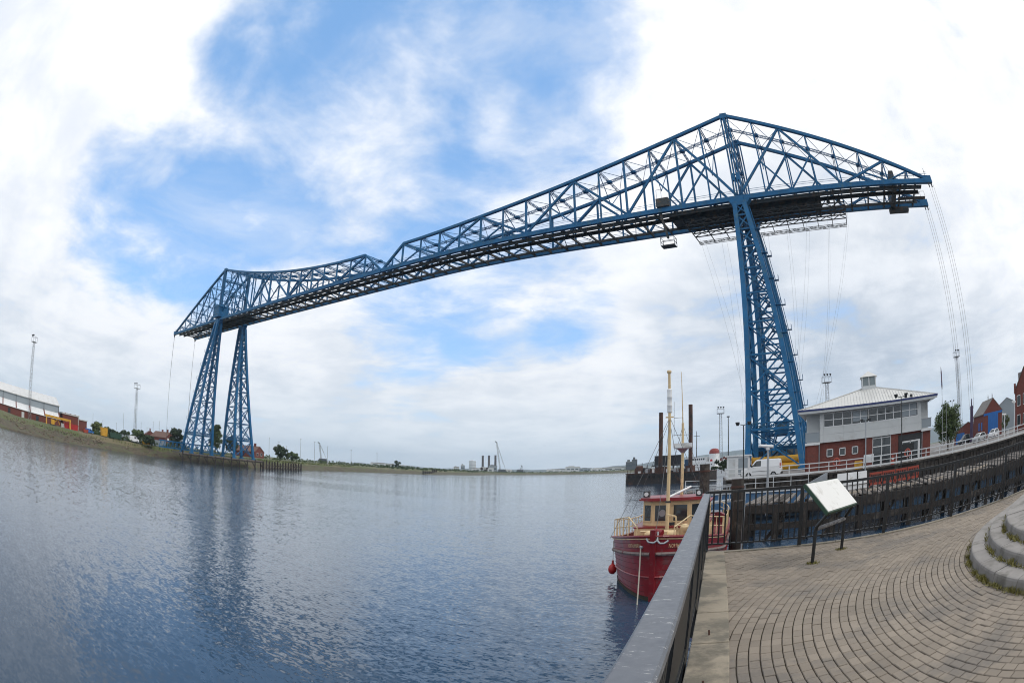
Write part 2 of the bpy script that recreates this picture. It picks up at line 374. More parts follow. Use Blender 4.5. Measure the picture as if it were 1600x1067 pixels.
def resample(pts, step):
    out = [np.array(pts[0], float)]
    for a, b in zip(pts, pts[1:]):
        a = np.array(a, float); b = np.array(b, float); k = max(1, int(np.linalg.norm(b-a)/step))
        for i in range(1, k+1): out.append(a+(b-a)*i/k)
    return out
FARLINE = [(-110, -900), (-125, -300), (-134, -130), (-142, -100), (-160, -72), (-183, -45), (-191, -20), (-189, 0), (-187, 24), (-204, 56), (-240, 110), (-268, 160), (-320, 289), (-400, 480), (-500, 660), (-470, 760), (-400, 830), (-240, 960), (60, 1150), (900, 1400), (2600, 1700), (6200, 1800)]
def farz(x, y): return 4.6+.35*math.sin(x*.05+y*.031)+.25*math.sin(y*.11)
def slope_k(y): return float(np.interp(y, [-100, -40, -10, 150, 250], [4, 1.6, 1, 1, 2.2]))
def far_bank():
    pts = resample(FARLINE[:13], 4.0)+resample(FARLINE[12:], 25)[1:]; g = random.Random(3); rows = [[] for _ in range(7)]
    for i, p in enumerate(pts):
        a = pts[max(0, i-3)]; b = pts[min(len(pts)-1, i+3)]; d = (b-a)/np.linalg.norm(b-a); n = np.array((-d[1], d[0]))  # inland is left of travel
        k = slope_k(p[1])
        zt = farz(*p)
        offs = ((-2, -.3), (0.3, 1.0), (2.2*k, 1.95), (4.2*k, 3.1), (7.0*k, zt-.3), (12*k, zt))
        for j, (o, z) in enumerate(offs):
            q = p+n*(o+g.uniform(-.35, .35)*(j > 0)); rows[j].append((q[0], q[1], z+g.uniform(-.28, .28)*(0 < j < 5)))
        q = p+n*40; rows[6].append((q[0], q[1], zt+.1))
    bank = MB(); sheet(bank, rows[:4]); structure('far_river_bank', bank, MUD)
    land = MB(); sheet(land, rows[3:7])
    # the land behind, out to the hills
    outer = [(-6200, -900), (-6200, 1200), (-6200, 6200), (0, 6200), (6200, 6200)]
    inner = rows[6]; m = len(inner); o = []
    for i, p in enumerate(inner):
        t = i/(m-1); s = t*(len(outer)-1); k = min(int(s), len(outer)-2); u = s-k
        o.append((outer[k][0]*(1-u)+outer[k+1][0]*u, outer[k][1]*(1-u)+outer[k+1][1]*u, 5.0))
    sheet(land, [inner, o]); structure('far_bank_ground', land, GRASS)
far_bank()
GZ = 4.3
def zq(x, y=0): return GZ
QFRONT = [(3, -44.5), (14, -44.5), (30, -44.6), (60, -44.8), (95, -45)]
QBACK = [(3, -44.5), (-.8, -28), (-3, -12), (-4, 20), (-10, 62), (-24, 100), (-36, 150), (-46, 240), (-20, 420), (80, 700), (400, 1000), (1500, 1300), (6200, 1500)]
def near_bank():
    from mathutils.geometry import tessellate_polygon
    poly = QFRONT+[(400, -60), (6200, -80)]+QBACK[:0:-1]
    tri = tessellate_polygon([[Vector((x, y, 0)) for x, y in poly]]); g = MB(); g.add([(x, y, GZ) for x, y in poly], [tuple(t) for t in tri]); structure('quay_ground', g, QUAY)
    w = MB(); line = resample(QBACK[:9][::-1]+QFRONT[1:], 5.0); rows = [[(p[0], p[1], z) for p in line] for z in (-1.3, 1.2, GZ)]; sheet(w, rows); structure('quay_wall', w, TIMBER)
    h = MB(); h.add([(70, -95, 4.1), (6200, -300, 4.1), (6200, -82, 4.1), (400, -62, 4.1), (96, -45.3, 4.1), (72, -45.2, 4.1)], [tuple(range(6))]); h.add([(72, -45.2, 4.1), (72, -45.2, -1), (70, -95, -1), (70, -95, 4.1)], [(0, 1, 2, 3)]); structure('inlet_head_ground', h, QUAY)
near_bank()
# hills to the south-east and the low escarpment behind
def hills():
    mb = MB(); rows = [[], [], []]
    for i in range(161):
        az = -48+i*.5; D = 5600
        h = float(np.interp(az, [-50, -38, -30, -24, -21, -18, -14, -10, -5, 5, 15, 32], [14, 20, 30, 38, 58, 92, 118, 152, 172, 160, 120, 60]))+4*math.sin(az*1.3)+2.5*math.sin(az*3.7)
        h = max(8, h)
        for k, (d, f) in enumerate(((0, 0), (320, .75), (620, 1))): x, y, _ = at(az, min(D-700+d, 5600)); rows[k].append((x, y, max(2, h*f)))
    sheet(mb, rows); o = structure('hills', mb, HILLM, True)
hills()

# ------------------------------------------------------------------ the transporter bridge
ZB, ZP, WID, SP = 54.6, 74.1, 11.7, 180.0
PAN = 83/14.0
def bridge():
    B = thing('transporter_bridge', 'huge blue steel transporter bridge spanning the river on two lattice towers', 'bridge', (0, 0, 0))
    def topz(a):                                  # a: metres from the tower towards mid river
        return 60.4+(ZP-60.4)*max(0, (83-a)/83)**1.8
    L = 45.2; AP = L/8
    for Y in (0.0, WID):
        for side in (0, 1):                       # 0 near half, 1 far half
            X = (lambda a: -a) if side == 0 else (lambda a: -SP+a)
            xs = [i*PAN for i in range(15)]+[86.4, 89.6]
            tops = [topz(a) for a in xs[:15]]
            ch = MB(); up = (0, 1, 0)
            for i in range(14): ch.beam((X(xs[i]), Y, tops[i]), (X(xs[i+1]+.02), Y, tops[i+1]), .75, .62)
            ch.beam((X(xs[14]), Y, tops[14]), (X(89.6), Y, ZB+.3), .6, .55)
            ch.beam((X(0), Y, ZP), (X(-L), Y, ZB+.2), .75, .66)
            ch.beam((X(-L-.6), Y, ZB-.1), (X(89.85), Y, ZB), .85, .95)
            ch.box((X(-L+.2), Y, ZB+.25), (2.4, .95, 1.5)); ch.box((X(0), Y, ZP-.2), (1.5, .9, 1.2))
            ch.beam((X(-.9), Y, ZB-.6), (X(.9), Y, ZB-.6), 1.9, 1.2)
            T = part('side_truss', B, ch, BLUE)
            for i in range(1, 15): bar('post', T, (X(xs[i]), Y, ZB+.3), (X(xs[i]), Y, tops[i]-.2), .30 if i % 2 else .42, .34, BLUE, up)
            def mid(p, q): return ((p[0]+q[0])/2, Y, (p[2]+q[2])/2)
            bt = lambda i: (X(xs[i]), Y, ZB+.3)
            tp = lambda i: (X(xs[i]), Y, tops[i]-.2)
            # subdivided Warren panels; node 14 is the kink, node 0 the tower
            for n in (2, 6, 10, 14):              # top nodes
                if n-2 >= 0:
                    bar('diagonal', T, bt(n-2) if n > 2 else (X(.4), Y, ZB+.6), tp(n), .50, .44, BLUE, up)
                    m = mid(bt(n-2), tp(n)); bar('sub_diagonal', T, m, bt(n), .32, .28, BLUE, up)
                if n+2 <= 14:
                    bar('diagonal', T, bt(n+2), tp(n), .46, .42, BLUE, up)
                    m = mid(bt(n+2), tp(n)); bar('sub_diagonal', T, m, bt(n), .32, .28, BLUE, up)
            bar('post', T, (X(86.4), Y, ZB+.3), (X(86.4), Y, (tops[14]+ZB)/2-.1), .3, .3, BLUE, up)
            bar('sub_diagonal', T, (X(86.4), Y, (tops[14]+ZB)/2), bt(14), .28, .26, BLUE, up)
            # anchor arm
            ta = lambda i: (X(-i*AP), Y, ZP+(ZB-ZP)*i/8-.2)
            ba = lambda i: (X(-i*AP), Y, ZB+.3)
            for i in range(1, 8): bar('post', T, ba(i), ta(i), .28, .3, BLUE, up)
            for p, q in ((ba(0), ta(2)), (ta(2), ba(4)), (ba(4), ta(6)), (ta(6), ba(8))): bar('diagonal', T, p, q, .46, .42, BLUE, up)
            for p, q, e in ((ba(0), ta(2), ba(2)), (ta(2), ba(4), ba(2)), (ba(4), ta(6), ba(6))): bar('sub_diagonal', T, mid(p, q), e, .3, .28, BLUE, up)
            bar('sub_diagonal', T, ta(7), ba(6), .28, .26, BLUE, up)
            for i in range(0, 15, 2): part('gusset_plate', T, MB().box((X(xs[i]), Y, ZB+.35), (1.3, .46, .9)), BLUE)
            # laced king post over the tower
            for dx in (-.55, .55):
                kp = MB(); kp.lattice((X(dx), Y, ZB+.6), (X(dx*.8), Y, ZP-.5), .55, .5, .25, 26, (0, 1, 0)); kp.box((X(dx*.9), Y, ZB+4.6), (.6, .7, 1.6)); part('king_post', T, kp, BLUE)
            # bearing shoe on the tower
            part('bearing_shoe', T, MB().prism([(X(-2.3), ZB-.5), (X(2.3), ZB-.5), (X(1.3), ZB-1.9), (X(-1.3), ZB-1.9)], 'y', Y-.8, Y+.8), BLUE)
            part('handrail', T, MB().beam((X(-L), Y-.55, ZB+1.35), (X(89), Y-.55, ZB+1.35), .06).beam((X(-L), Y-.55, ZB+.95), (X(89), Y-.55, ZB+.95), .05), BLUE)
    # wind bracing between the two top chords
    for side in (0, 1):
        X = (lambda a: -a) if side == 0 else (lambda a: -SP+a)
        nodes = [(-i*AP, ZP+(ZB-ZP)*i/8) for i in range(7, 0, -1)]+[(0, ZP)]+[(i*PAN, topz(i*PAN)) for i in range(1, 15)]
        cen = MB()
        for (a, z), (b, w) in zip(nodes, nodes[1:]): cen.lattice((X(a), WID/2, z-.1), (X(b), WID/2, w-.1), .3, .5, .085, 7)
        C = part('top_bracing', B, cen, BLUE)
        for k, (a, z) in enumerate(nodes):
            s = MB(); s.lattice((X(a), .3, z-.15), (X(a), WID-.3, z-.15), .32, .42, .09, 14); s.box((X(a), WID/2, z-.1), (1.0, .9, .55)); part('cross_strut', C, s, BLUE)
            if k+1 < len(nodes):
                b, w = nodes[k+1]
                bar('bracing_rod', C, (X(a), .2, z), (X(b), WID-.2, w), .09, .09, BLUE); bar('bracing_rod', C, (X(a), WID-.2, z), (X(b), .2, w), .09, .09, BLUE)
            if k % 2 == 0 and abs(a) > 3:         # sway frames between opposite posts
                zl = ZB+(z-ZB)*.5
                if z-ZB > 7:
                    bar('sway_brace', C, (X(a), .2, z-.4), (X(a), WID/2, zl), .14, .14, BLUE); bar('sway_brace', C, (X(a), WID-.2, z-.4), (X(a), WID/2, zl), .14, .14, BLUE)
        for z in (59.5, 65, 70):
            s = MB(); s.lattice((X(0), .3, z), (X(0), WID-.3, z), .5, .7, .14, 12); part('portal_strut', C, s, BLUE)
        for z0, z1 in ((55, 59.3), (60, 64.6), (65.4, 69.6)):
            bar('portal_brace', C, (X(0), .4, z0), (X(0), WID-.4, z1), .26, .26, BLUE); bar('portal_brace', C, (X(0), WID-.4, z0), (X(0), .4, z1), .26, .26, BLUE)
    # runway deck hung between the bottom chords
    dk = MB()
    for y in (1.2, 3.6): dk.beam((-SP-L+3, y, ZB-.75), (L-3, y, ZB-.75), .32, .8)
    dk.beam((-SP-L+3, 8.9, ZB-.6), (L-3, 8.9, ZB-.6), .28, .55)
    dk.beam((-SP-L+2, 2.4, ZB-.2), (L-2, 2.4, ZB-.2), 1.9, .07)
    DK = part('runway_deck', B, dk, BLUED)
    n = 62
    for i in range(n+1):
        x = -SP-L+4+(SP+2*L-8)*i/n
        bar('floor_beam', DK, (x, .2, ZB-.35), (x, WID-.2, ZB-.35), .28, .5, BLUED)
        if i < n:
            x2 = -SP-L+4+(SP+2*L-8)*(i+1)/n
            bar('deck_brace', DK, (x, .3, ZB-.2), (x2, WID-.3, ZB-.2), .16, .12, BLUE) if i % 2 else bar('deck_brace', DK, (x, WID-.3, ZB-.2), (x2, .3, ZB-.2), .16, .12, BLUE)
    # light boarding left between the runway girders near the towers
    part('deck_boarding', DK, MB().bx(-16, 17, 2.6, 9.4, ZB-.3, ZB-.22), BLUED)
    part('deck_boarding', DK, MB().bx(-SP-17, -SP+16, 2.6, 9.4, ZB-.3, ZB-.22), BLUED)
    # winch house on the far tower, small cabins, cage
    wh = part('winch_house', B, MB().bx(-SP-2.6, -SP+2.2, -1.7, 3.0, ZB+.6, ZB+4.4).prism([(-SP-2.9, ZB+4.4), (-SP+2.5, ZB+4.4), (-SP-.2, ZB+5.6)], 'y', -1.9, 3.2), BLUE)
    for z in (1.6, 2.6, 3.6): part('weatherboard', wh, MB().bx(-SP-2.65, -SP+2.25, -1.74, -1.70, ZB+z-.06, ZB+z+.02), BLUED)
    cab = part('inspection_cabin', B, MB().bx(-17.2, -14.6, -.9, .4, ZB+.5, ZB+2.3), BLUED)
    part('cabin_rail', cab, MB().beam((-16.9, -.9, ZB+2.3), (-16.9, -.9, ZB+4.2), .06).beam((-15.9, -.9, ZB+2.3), (-15.9, -.9, ZB+4.2), .06).beam((-16.9, -.9, ZB+4.2), (-15.9, -.9, ZB+4.2), .06), STEEL)
    cg = MB()
    for x in (-17.0, -14.2):
        for y in (-.8, .9): cg.beam((x, y, 46.8), (x, y, 48.5), .09)
    for z in (46.8, 47.6, 48.5): cg.beam((-17, -.8, z), (-14.2, -.8, z), .08).beam((-17, .9, z), (-14.2, .9, z), .08).beam((-17, -.8, z), (-17, .9, z), .08).beam((-14.2, -.8, z), (-14.2, .9, z), .08)
    cg.bx(-17, -14.2, -.8, .9, 46.75, 46.9)
    part('maintenance_cage', B, cg, BLUED)
    part('cage_hanger', B, MB().beam((-15.6, 0, 48.5), (-16.8, .3, ZB-.5), .5, .3), BLUED)
    # stair gantry at the tip
    tg = MB()
    tg.bx(L-9, L-1, 5, 6.2, ZB-1.3, ZB-1.1).bx(L-9.5, L-1.5, 1, 1.8, ZB+.4, ZB+.5)
    for x in np.linspace(L-9, L-1, 7): tg.beam((x, 5, ZB-1.1), (x, 5, ZB), .06).beam((x, .9, ZB+.5), (x, .9, ZB+1.7), .05)
    tg.beam((L-9, 5, ZB), (L-1, 5, ZB), .06).beam((L-9.5, .9, ZB+1.7), (L-1.5, .9, ZB+1.7), .05).bx(L-10.5, L-9.3, .2, 11.8, ZB-.8, ZB+2.6).bx(L-11, L-5.5, 11, 12.9, ZB-1.4, ZB-.6)
    tg.beam((L-.4, .2, ZB+.6), (L-.4, .2, ZB+2.9), .09).beam((L-.6, .3, ZB+2.1), (L+.1, .3, ZB+2.1), .09)
    part('end_gantry', B, tg, BLUED)
    # cables that tie the arm ends down
    for side in (0, 1):
        sx = 1 if side == 0 else -1; x0 = L if side == 0 else -SP-L
        for Y, zg in ((0, 10.4 if side == 0 else 4.5), (WID, 5.5 if side == 0 else 4.5)):
            for k in range(3):
                part('anchor_cable', B, MB().tube((x0+sx*(k*.75-.3), Y+(k-1)*.35, ZB-.6), (x0+sx*(1.0+k*.75), Y+(k-1)*.3, zg), .036 if side == 0 else .055, n=5), CABLE)
            part('end_shackle', B, MB().beam((x0-.3, Y-.3, ZB-.5), (x0-.2, Y-.3, ZB-1.5), .25), BLUED); part('end_shackle', B, MB().beam((x0+.7*sx, Y+.3, ZB-.2), (x0+.8*sx, Y+.3, ZB-1.3), .22), BLUED)
    part('anchor_column', B, MB().lathe((L+1.8, 0, 0), [(.55, 4.5), (.5, 5.2), (.45, 10.9), (.2, 11.0), (.12, 12.2)], 10), PURPLE, True, 'dark purple steel column where the anchor cables come down')
    # tower legs: four tapering corner posts each, inner river-side post plumb, laced all round
    def leg(tx, Y, sx, sy, z0):
        ztop = ZB-1.6
        def corner(i, j, z):                       # i: 0 river, 1 land; j: 0 inner, 1 outer
            t = (ztop-z)/(ztop-z0)
            return Vector((tx+sx*((-1.0+.2*t) if i == 0 else (1.0+7.7*t)), Y+sy*((-.8+.1*t) if j == 0 else (.8+7.8*t)), z))
        lb = MB()
        for i in (0, 1):
            for j in (0, 1):
                p, q = corner(i, j, z0-.4), corner(i, j, ztop); lb.beam(p, q, .88, .88, (0, 1, 0)); lb.box(corner(i, j, z0-.2), (1.5, 1.5, .6))
        lb.box((tx, Y, ztop+.15), (2.8, 2.2, .9))
        Lg = part('tower_leg', B, lb, BLUE)
        zs = [z0]; hh = (6.3, 6.2, 6.0, 5.6, 5.2, 4.7, 4.2, 3.6, 3.0, 2.4)
        s = sum(hh)
        for h in hh: zs.append(zs[-1]+h*(ztop-z0)/s)
        cs = [(0, 0), (1, 0), (1, 1), (0, 1)]
        for k in range(len(zs)-1):
            a, b = zs[k], zs[k+1]
            for e in range(4):
                c0, c1 = cs[e], cs[(e+1) % 4]
                bar('brace', Lg, corner(*c0, a+.1), corner(*c1, b), .27, .24, BLUE); bar('brace', Lg, corner(*c1, a+.1), corner(*c0, b), .27, .24, BLUE)
                if k: bar('strut', Lg, corner(*c0, a), corner(*c1, a), .30, .30, BLUE)
                m = (corner(*c0, a)+corner(*c1, b)+corner(*c1, a)+corner(*c0, b))/4
                part('brace_plate', Lg, MB().box(m, (.5, .5, .6), 0), BLUE) if k < 6 else None
        # heavier lattice girder near the foot
        z = zs[1]+.6
        for e in range(4):
            g = MB(); g.lattice(corner(*cs[e], z), corner(*cs[(e+1) % 4], z), .3, .95, .16, 9); part('foot_girder', Lg, g, BLUE)
        # ladder up the land-side post with landings
        ld = MB(); p, q = corner(1, 1, z0+2), corner(1, 1, ztop-1); off = Vector((sx*.75, 0, 0))
        ld.beam(p+off+Vector((0, .25, 0)), q+off+Vector((0, .25, 0)), .08).beam(p+off-Vector((0, .25, 0)), q+off-Vector((0, .25, 0)), .08)
        part('ladder', Lg, ld, BLUE)
        for k in range(1, 9):
            c = p+(q-p)*(k/9)+off
            part('ladder_landing', Lg, MB().bx(c.x-.5, c.x+.7, c.y-.5, c.y+.5, c.z, c.z+.08).beam((c.x+.65*sx, c.y-.5, c.z), (c.x+.65*sx, c.y-.5, c.z+1.1), .06).beam((c.x+.65*sx, c.y+.5, c.z), (c.x+.65*sx, c.y+.5, c.z+1.1), .06).beam((c.x+.65*sx, c.y-.5, c.z+1.1), (c.x+.65*sx, c.y+.5, c.z+1.1), .06), BLUE)
    leg(0, 0, 1, -1, 4.7); leg(0, WID, 1, 1, 4.7); leg(-SP, 0, -1, -1, 4.3); leg(-SP, WID, -1, 1, 4.3)
    return B
bridge()
# trolley under the deck, and the car that hangs from it
def trolley():
    t = thing('trolley', 'long dark wheeled trolley frame slung under the bridge deck over the near tower', 'trolley', (5, 6, ZB-1.75))
    for y in (-3.2, -1.2, 1.2, 3.2):
        g = MB(); g.lattice((-17.3, y, -.8), (17.2, y, -.8), .2, .8, .12, 22); part('frame_girder', t, g, BLUED)
    for y in (6.6,):
        g = MB(); g.lattice((-17.3, y, -1.3), (17.2, y, -1.3), .7, .5, .085, 17); part('walkway_frame', t, g, BLUED)
    for i in range(11):
        x = -17.2+i*34.4/10; bar('cross_beam', t, (x, -4.0, -1.2), (x, 6.9, -1.2), .14, .2, BLUED)
    for i in range(14):
        for y in (-2.7, 2.7):
            part('wheel', t, MB().tube((-16+i*32/13, y-.12, .1), (-16+i*32/13, y+.12, .1), .42, n=12), BLUED)
    return t
trolley()
def gondola():
    t = thing('gondola', 'blue gondola car hanging low behind the near tower leg, with glazed cabins', 'gondola', (3.5, 7.5, 5.6))
    b = MB(); b.bx(-6.5, 6.5, -5.5, 5.5, -.5, .1); part('platform', t, b, BLUED)
    for y in (-5.3, 5.3):
        g = MB(); g.lattice((-6.4, y, .5), (6.4, y, .5), .15, .9, .1, 14); part('side_girder', t, g, BLUE)
    for y in (-4.4, 4.4):
        c = part('passenger_cabin', t, MB().bx(-4.6, 4.6, y-.9, y+.9, .1, 2.75), BLUE)
        part('cabin_roof', c, MB().bx(-4.8, 4.8, y-1.05, y+1.05, 2.75, 2.95), BLUE)
        for i in range(6):
            for s in (-1, 1): part('window', c, MB().bx(-4.3+i*1.45, -3.1+i*1.45, y+s*.91-.01, y+s*.91+.01, 1.2, 2.3), GLASS)
    c = part('control_cabin', t, MB().bx(-1.3, 1.3, -1.3, 1.3, 5.2, 7.4).bx(-1.5, 1.5, -1.5, 1.5, 7.4, 7.6), BLUE)
    part('window', c, MB().bx(-1.1, 1.1, -1.33, -1.31, 6.1, 7.1), GLASS)
    for x in (-3, 3):
        for y in (-3.4, 3.4): bar('cabin_post', t, (x, y, .1), (x*.4, y*.35, 5.2), .2, .2, BLUE)
    part('canopy_girder', t, MB().lattice((-6, -5.3, 3.4), (6, -5.3, 3.4), .2, .5, .1, 12), BLUE)
    k = 0
    for i in range(8):
        for y in (-1, 1):
            xt = -15.5+i*33/7+1.5; xb = -6.2+i*12.4/7
            part('hanger_cable', t, MB().tube((xt, y*3.2, ZB-3.8-5.6), (xb+((-1)**i)*2.0, y*5.3, .6), .012, n=4), CABLE)
gondola()

# ------------------------------------------------------------------ the red boat at the quay
def boat():
    T = thing('boat', 'dark red wooden vessel with cream wheelhouse and mast moored beside the railing', 'boat', (7.97, -81.2, WZ), R(9.8)); T.scale = (.885, .885, .885)
    # own axes: +y runs aft from the stem, x to starboard
    LEN, BEAM = 18.5, 5.7
    def half(s, h):                               # half beam at s (0 stem .. 1 stern) and h (0 keel line below water .. 1 bulwark top)
        full = min(1, (s/.24))**.55 if s < .24 else (1 if s < .78 else 1-.28*((s-.78)/.22)**2)
        fine = min(1, s/.30)**.72 if s < .30 else (1 if s < .8 else 1-.45*((s-.8)/.2)**1.5)
        k = max(0, min(1, h))**.75
        return BEAM/2*(fine*(1-k)*.93+full*k)
    def sheer(s): return 2.05+.95*(1-min(1, s/.55))**1.7+.35*max(0, (s-.6)/.4)**2
    def pt(s, h, side, off=0.0):
        zt = sheer(s); z = -.7+(zt+.7)*h; rake = .55*(h-.25)*(1-min(1, s*6))       # the stem leans forward
        return Vector((side*(half(s, h)+off), s*LEN-rake-off*(1-min(1, s*5)), z))
    SS = [0, .008, .02, .04, .065, .095, .13, .17, .22, .28, .35, .44, .54, .64, .74, .82, .89, .95, 1.0]; HH = [0, .12, .25, .38, .5, .62, .74, .86, 1.0]
    hull = MB()
    for side in (-1, 1):
        rows = [[pt(s, h, side) for s in SS] for h in HH]; n = len(SS); o = [p for r in rows for p in r]
        hull.add(o, [(j*n+i, j*n+i+1, (j+1)*n+i+1, (j+1)*n+i) for j in range(len(HH)-1) for i in range(n-1)])
        rows2 = [[pt(s, 1.0, side), pt(s, 1.0, side)+Vector((-side*min(.13, half(s, 1)), 0, 0)), pt(s, .80, side)+Vector((-side*min(.15, half(s, .8)), 0, 0))] for s in SS]
        o = [p for r in rows2 for p in r]; hull.add(o, [(i*3+j, i*3+j+1, (i+1)*3+j+1, (i+1)*3+j) for i in range(n-1) for j in range(2)])
    e = [pt(1, h, -1) for h in HH]+[pt(1, h, 1) for h in HH[::-1]]; hull.add(e, [tuple(range(len(e)))])
    H = part('hull', T, hull, RED, True)
    part('stem_post', H, MB().add([pt(0, h, 1)+Vector((x, y, 0)) for h in (0, .3, .6, 1.0, 1.06) for x, y in ((-.13, .12), (-.11, -.1), (.11, -.1), (.13, .12))],
         [(k*4+i, k*4+(i+1) % 4, k*4+4+(i+1) % 4, k*4+4+i) for k in range(4) for i in range(4)]+[(16, 17, 18, 19)]), RED)
    def strake(h, r, m, name, s0=0.0005, s1=1.0):
        for side in (-1, 1):
            ss = [s0+(s1-s0)*(i/34)**1.5 for i in range(35)]; b = MB(); b.path([pt(s, h, side, r*.35) for s in ss], r, 6); part(name, H, b, m, True)
    strake(.775, .085, mat('worn_rubbing_strake', (.20, .16, .15), .8, 0, .3, 2, (.12, .02, .02), .3, 2), 'rubbing_strake')
    for hh in (.30, .38, .57, .65, .71, .84, .90): strake(hh, .007, mat('plank_seam', (.045, .006, .008), .7), 'plank_seam', .01, .9)
    strake(.49, .045, RED, 'lower_moulding'); strake(.985, .05, RED, 'capping_rail'); strake(.955, .022, CREAM, 'cream_line')
    for side in (-1, 1):                            # weed-dark boot-top at the waterline
        b = MB(); ss = [(i/30)**1.4 for i in range(31)]
        def hz(s, z): return (z+.7)/(sheer(s)+.7)
        rows = [[pt(s, hz(s, z), side, .012) for s in ss] for z in (-.3, .0, .2)]; n = len(ss); o = [p for r in rows for p in r]
        b.add(o, [(j*n+i, j*n+i+1, (j+1)*n+i+1, (j+1)*n+i) for j in range(2) for i in range(n-1)]); part('boot_top', H, b, mat('weedy_boot_top', (.035, .032, .02), .8, 0, .4, 3), True)
    # deck
    d = MB(); n = len(SS); o = []
    for s in SS: o += [pt(s, .78, -1)+Vector((.1 if half(s, .78) > .15 else 0, 0, 0)), pt(s, .78, 1)-Vector((.1 if half(s, .78) > .15 else 0, 0, 0))]
    d.add(o, [(2*i, 2*i+1, 2*i+3, 2*i+2) for i in range(n-1)]); part('deck', T, d, mat('red_deck', (.20, .035, .035), .8, 0, .2, 2))
    # the name on both bows
    def name_on(side):
        cu = bpy.data.curves.new('name', 'FONT'); cu.body = 'NORTHUMBRIA'; cu.size = .26; cu.space_character = 1.12; cu.resolution_u = 2
        ob = bpy.data.objects.new('name', cu); COL.objects.link(ob); bpy.context.view_layer.update()
        me = bpy.data.meshes.new_from_object(ob.evaluated_get(bpy.context.evaluated_depsgraph_get())); bpy.data.objects.remove(ob)
        bm = bmesh.new(); bm.from_mesh(me); bmesh.ops.subdivide_edges(bm, edges=[e for e in bm.edges if e.calc_length() > .1], cuts=1); bm.to_mesh(me); bm.free()
        w = max(v.co.x for v in me.vertices)
        for v in me.vertices:
            u = v.co.x if side > 0 else w-v.co.x
            s = (.012 if side < 0 else .016)+.046*u/w; v.co = pt(s, .85+v.co.y*.26, side, .022)
        me.materials.clear(); me.materials.append(CREAM); o = link('bow_name', me, H); o['label'] = 'boat name lettered in cream on the bow'
    name_on(-1); name_on(1)
    zd = 1.75
    # pulpit rails round the foredeck, both sides, two rails with stanchions
    for side in (-1, 1):
        ss = [.03+.5*i/12 for i in range(13)]; top = [pt(s, 1.0, side)+Vector((-side*.1, 0, .85 if s > .06 else .35)) for s in ss]; lo = [pt(s, 1.0, side)+Vector((-side*.1, 0, .42)) for s in ss]
        rl = part('guard_rail', T, MB().path(top, .028), CREAM, True); part('lower_rail', rl, MB().path(lo, .02), CREAM, True)
        for a, s in zip(top, ss): part('stanchion', rl, MB().tube(pt(s, 1.0, side)+Vector((-side*.1, 0, -.1)), a, .022, n=6), CREAM)
    part('bow_roller', T, MB().tube((.0, .0, 3.08), (.34, -.1, 3.02), .17, n=12).bx(-.2, .2, -.1, .4, 2.85, 3.0), RED, True)
    part('anchor', T, MB().path([(.2, -.5, 2.78), (.32, -.56, 2.66), (.5, -.55, 2.66), (.66, -.45, 2.76)], .04).path([(.2, -.5, 2.78), (.05, -.55, 2.68), (-.18, -.52, 2.72), (-.26, -.45, 2.86)], .04).path([(.2, -.5, 2.78), (.18, -.2, 3.1)], .04), STEEL, True)
    w = part('windlass', T, MB().tube((-.7, 1.7, 2.75), (.7, 1.7, 2.75), .22, n=12).bx(-.35, .35, 1.4, 2.0, 2.2, 2.95), CREAM, True)
    part('warping_drum', w, MB().lathe((-.75, 1.7, 2.75), [(.2, -.2), (.13, 0), (.2, .2)], 10), CREAM, True)
    for x, y in ((.95, 3.3), (1.45, 3.5)): part('vent_post', T, MB().lathe((x, y, 2.0), [(.21, 0), (.23, .75), (.25, .78), (.24, .95), (.12, 1.08), (.02, 1.1)], 14), CREAM, True)
    part('hatch_frame', T, MB().beam((.75, 2.7, 2.2), (.55, 2.7, 3.5), .07).beam((.55, 2.7, 3.5), (.0, 3.5, 3.55), .07), CREAM)
    cc = MB()
    for i in range(5): cc.lathe((.35, 3.1, 2.05+i*.06), [(.28, 0), (.32, .03), (.28, .06)], 14)
    part('coiled_rope', T, cc, ROPE, True)
    # main mast
    M = part('mast', T, MB().tube((0, 3.8, 1.7), (.0, 3.9, 10.35), .1, .065, 12), CREAM, True)
    part('mast_foot', M, MB().lathe((0, 3.8, 1.7), [(.4, 0), (.36, .25), (.2, .5)], 12), RED, True)
    part('mast_cap', M, MB().lathe((0, 3.9, 10.3), [(.1, 0), (.12, .08), (.1, .14)], 10), CREAM)
    ml = MB().lathe((0, 3.9, 8.4), [(.09, 0), (.13, .04), (.12, .3), (.135, .33), (.135, .37), (.12, .4), (.12, .7), (.135, .73), (.135, .77), (.12, .8), (.13, 1.1), (.09, 1.15)], 12)
    part('mast_lamp_stack', M, ml, WHITE, True)
    part('mast_band', M, MB().lathe((0, 3.85, 4.1), [(.14, 0), (.14, .08)], 12), DARK)
    part('spreader', M, MB().beam((-.2, 3.9, 8.2), (.2, 3.9, 8.2), .06), CREAM)
    for p, q in (((-.05, 3.9, 8.1), (-2.3, 1.6, 2.6)), ((.05, 3.9, 8.1), (2.3, 5.5, 2.6)), ((0, 3.9, 8.1), (-.0, .3, 3.0)), ((-.06, 3.9, 7.9), (-2.5, 5.6, 2.5)), ((0, 3.9, 8.0), (.4, 6.0, 4.7))):
        part('stay', M, MB().tube(p, q, .012, n=4), CABLE)
    part('derrick_boom', T, MB().tube((0, 3.95, 4.35), (.85, 6.5, 4.75), .055, n=8), WHITE, True)
    # wheelhouse
    y0, y1, hw = 5.2, 8.2, 1.55
    wb = MB(); fr = [(-hw, y0+.55), (-hw*.62, y0), (hw*.62, y0), (hw, y0+.55), (hw, y1), (-hw, y1)]
    wb.prism(fr, 'z', 1.75, 4.12); W = part('wheelhouse', T, wb, CREAM)
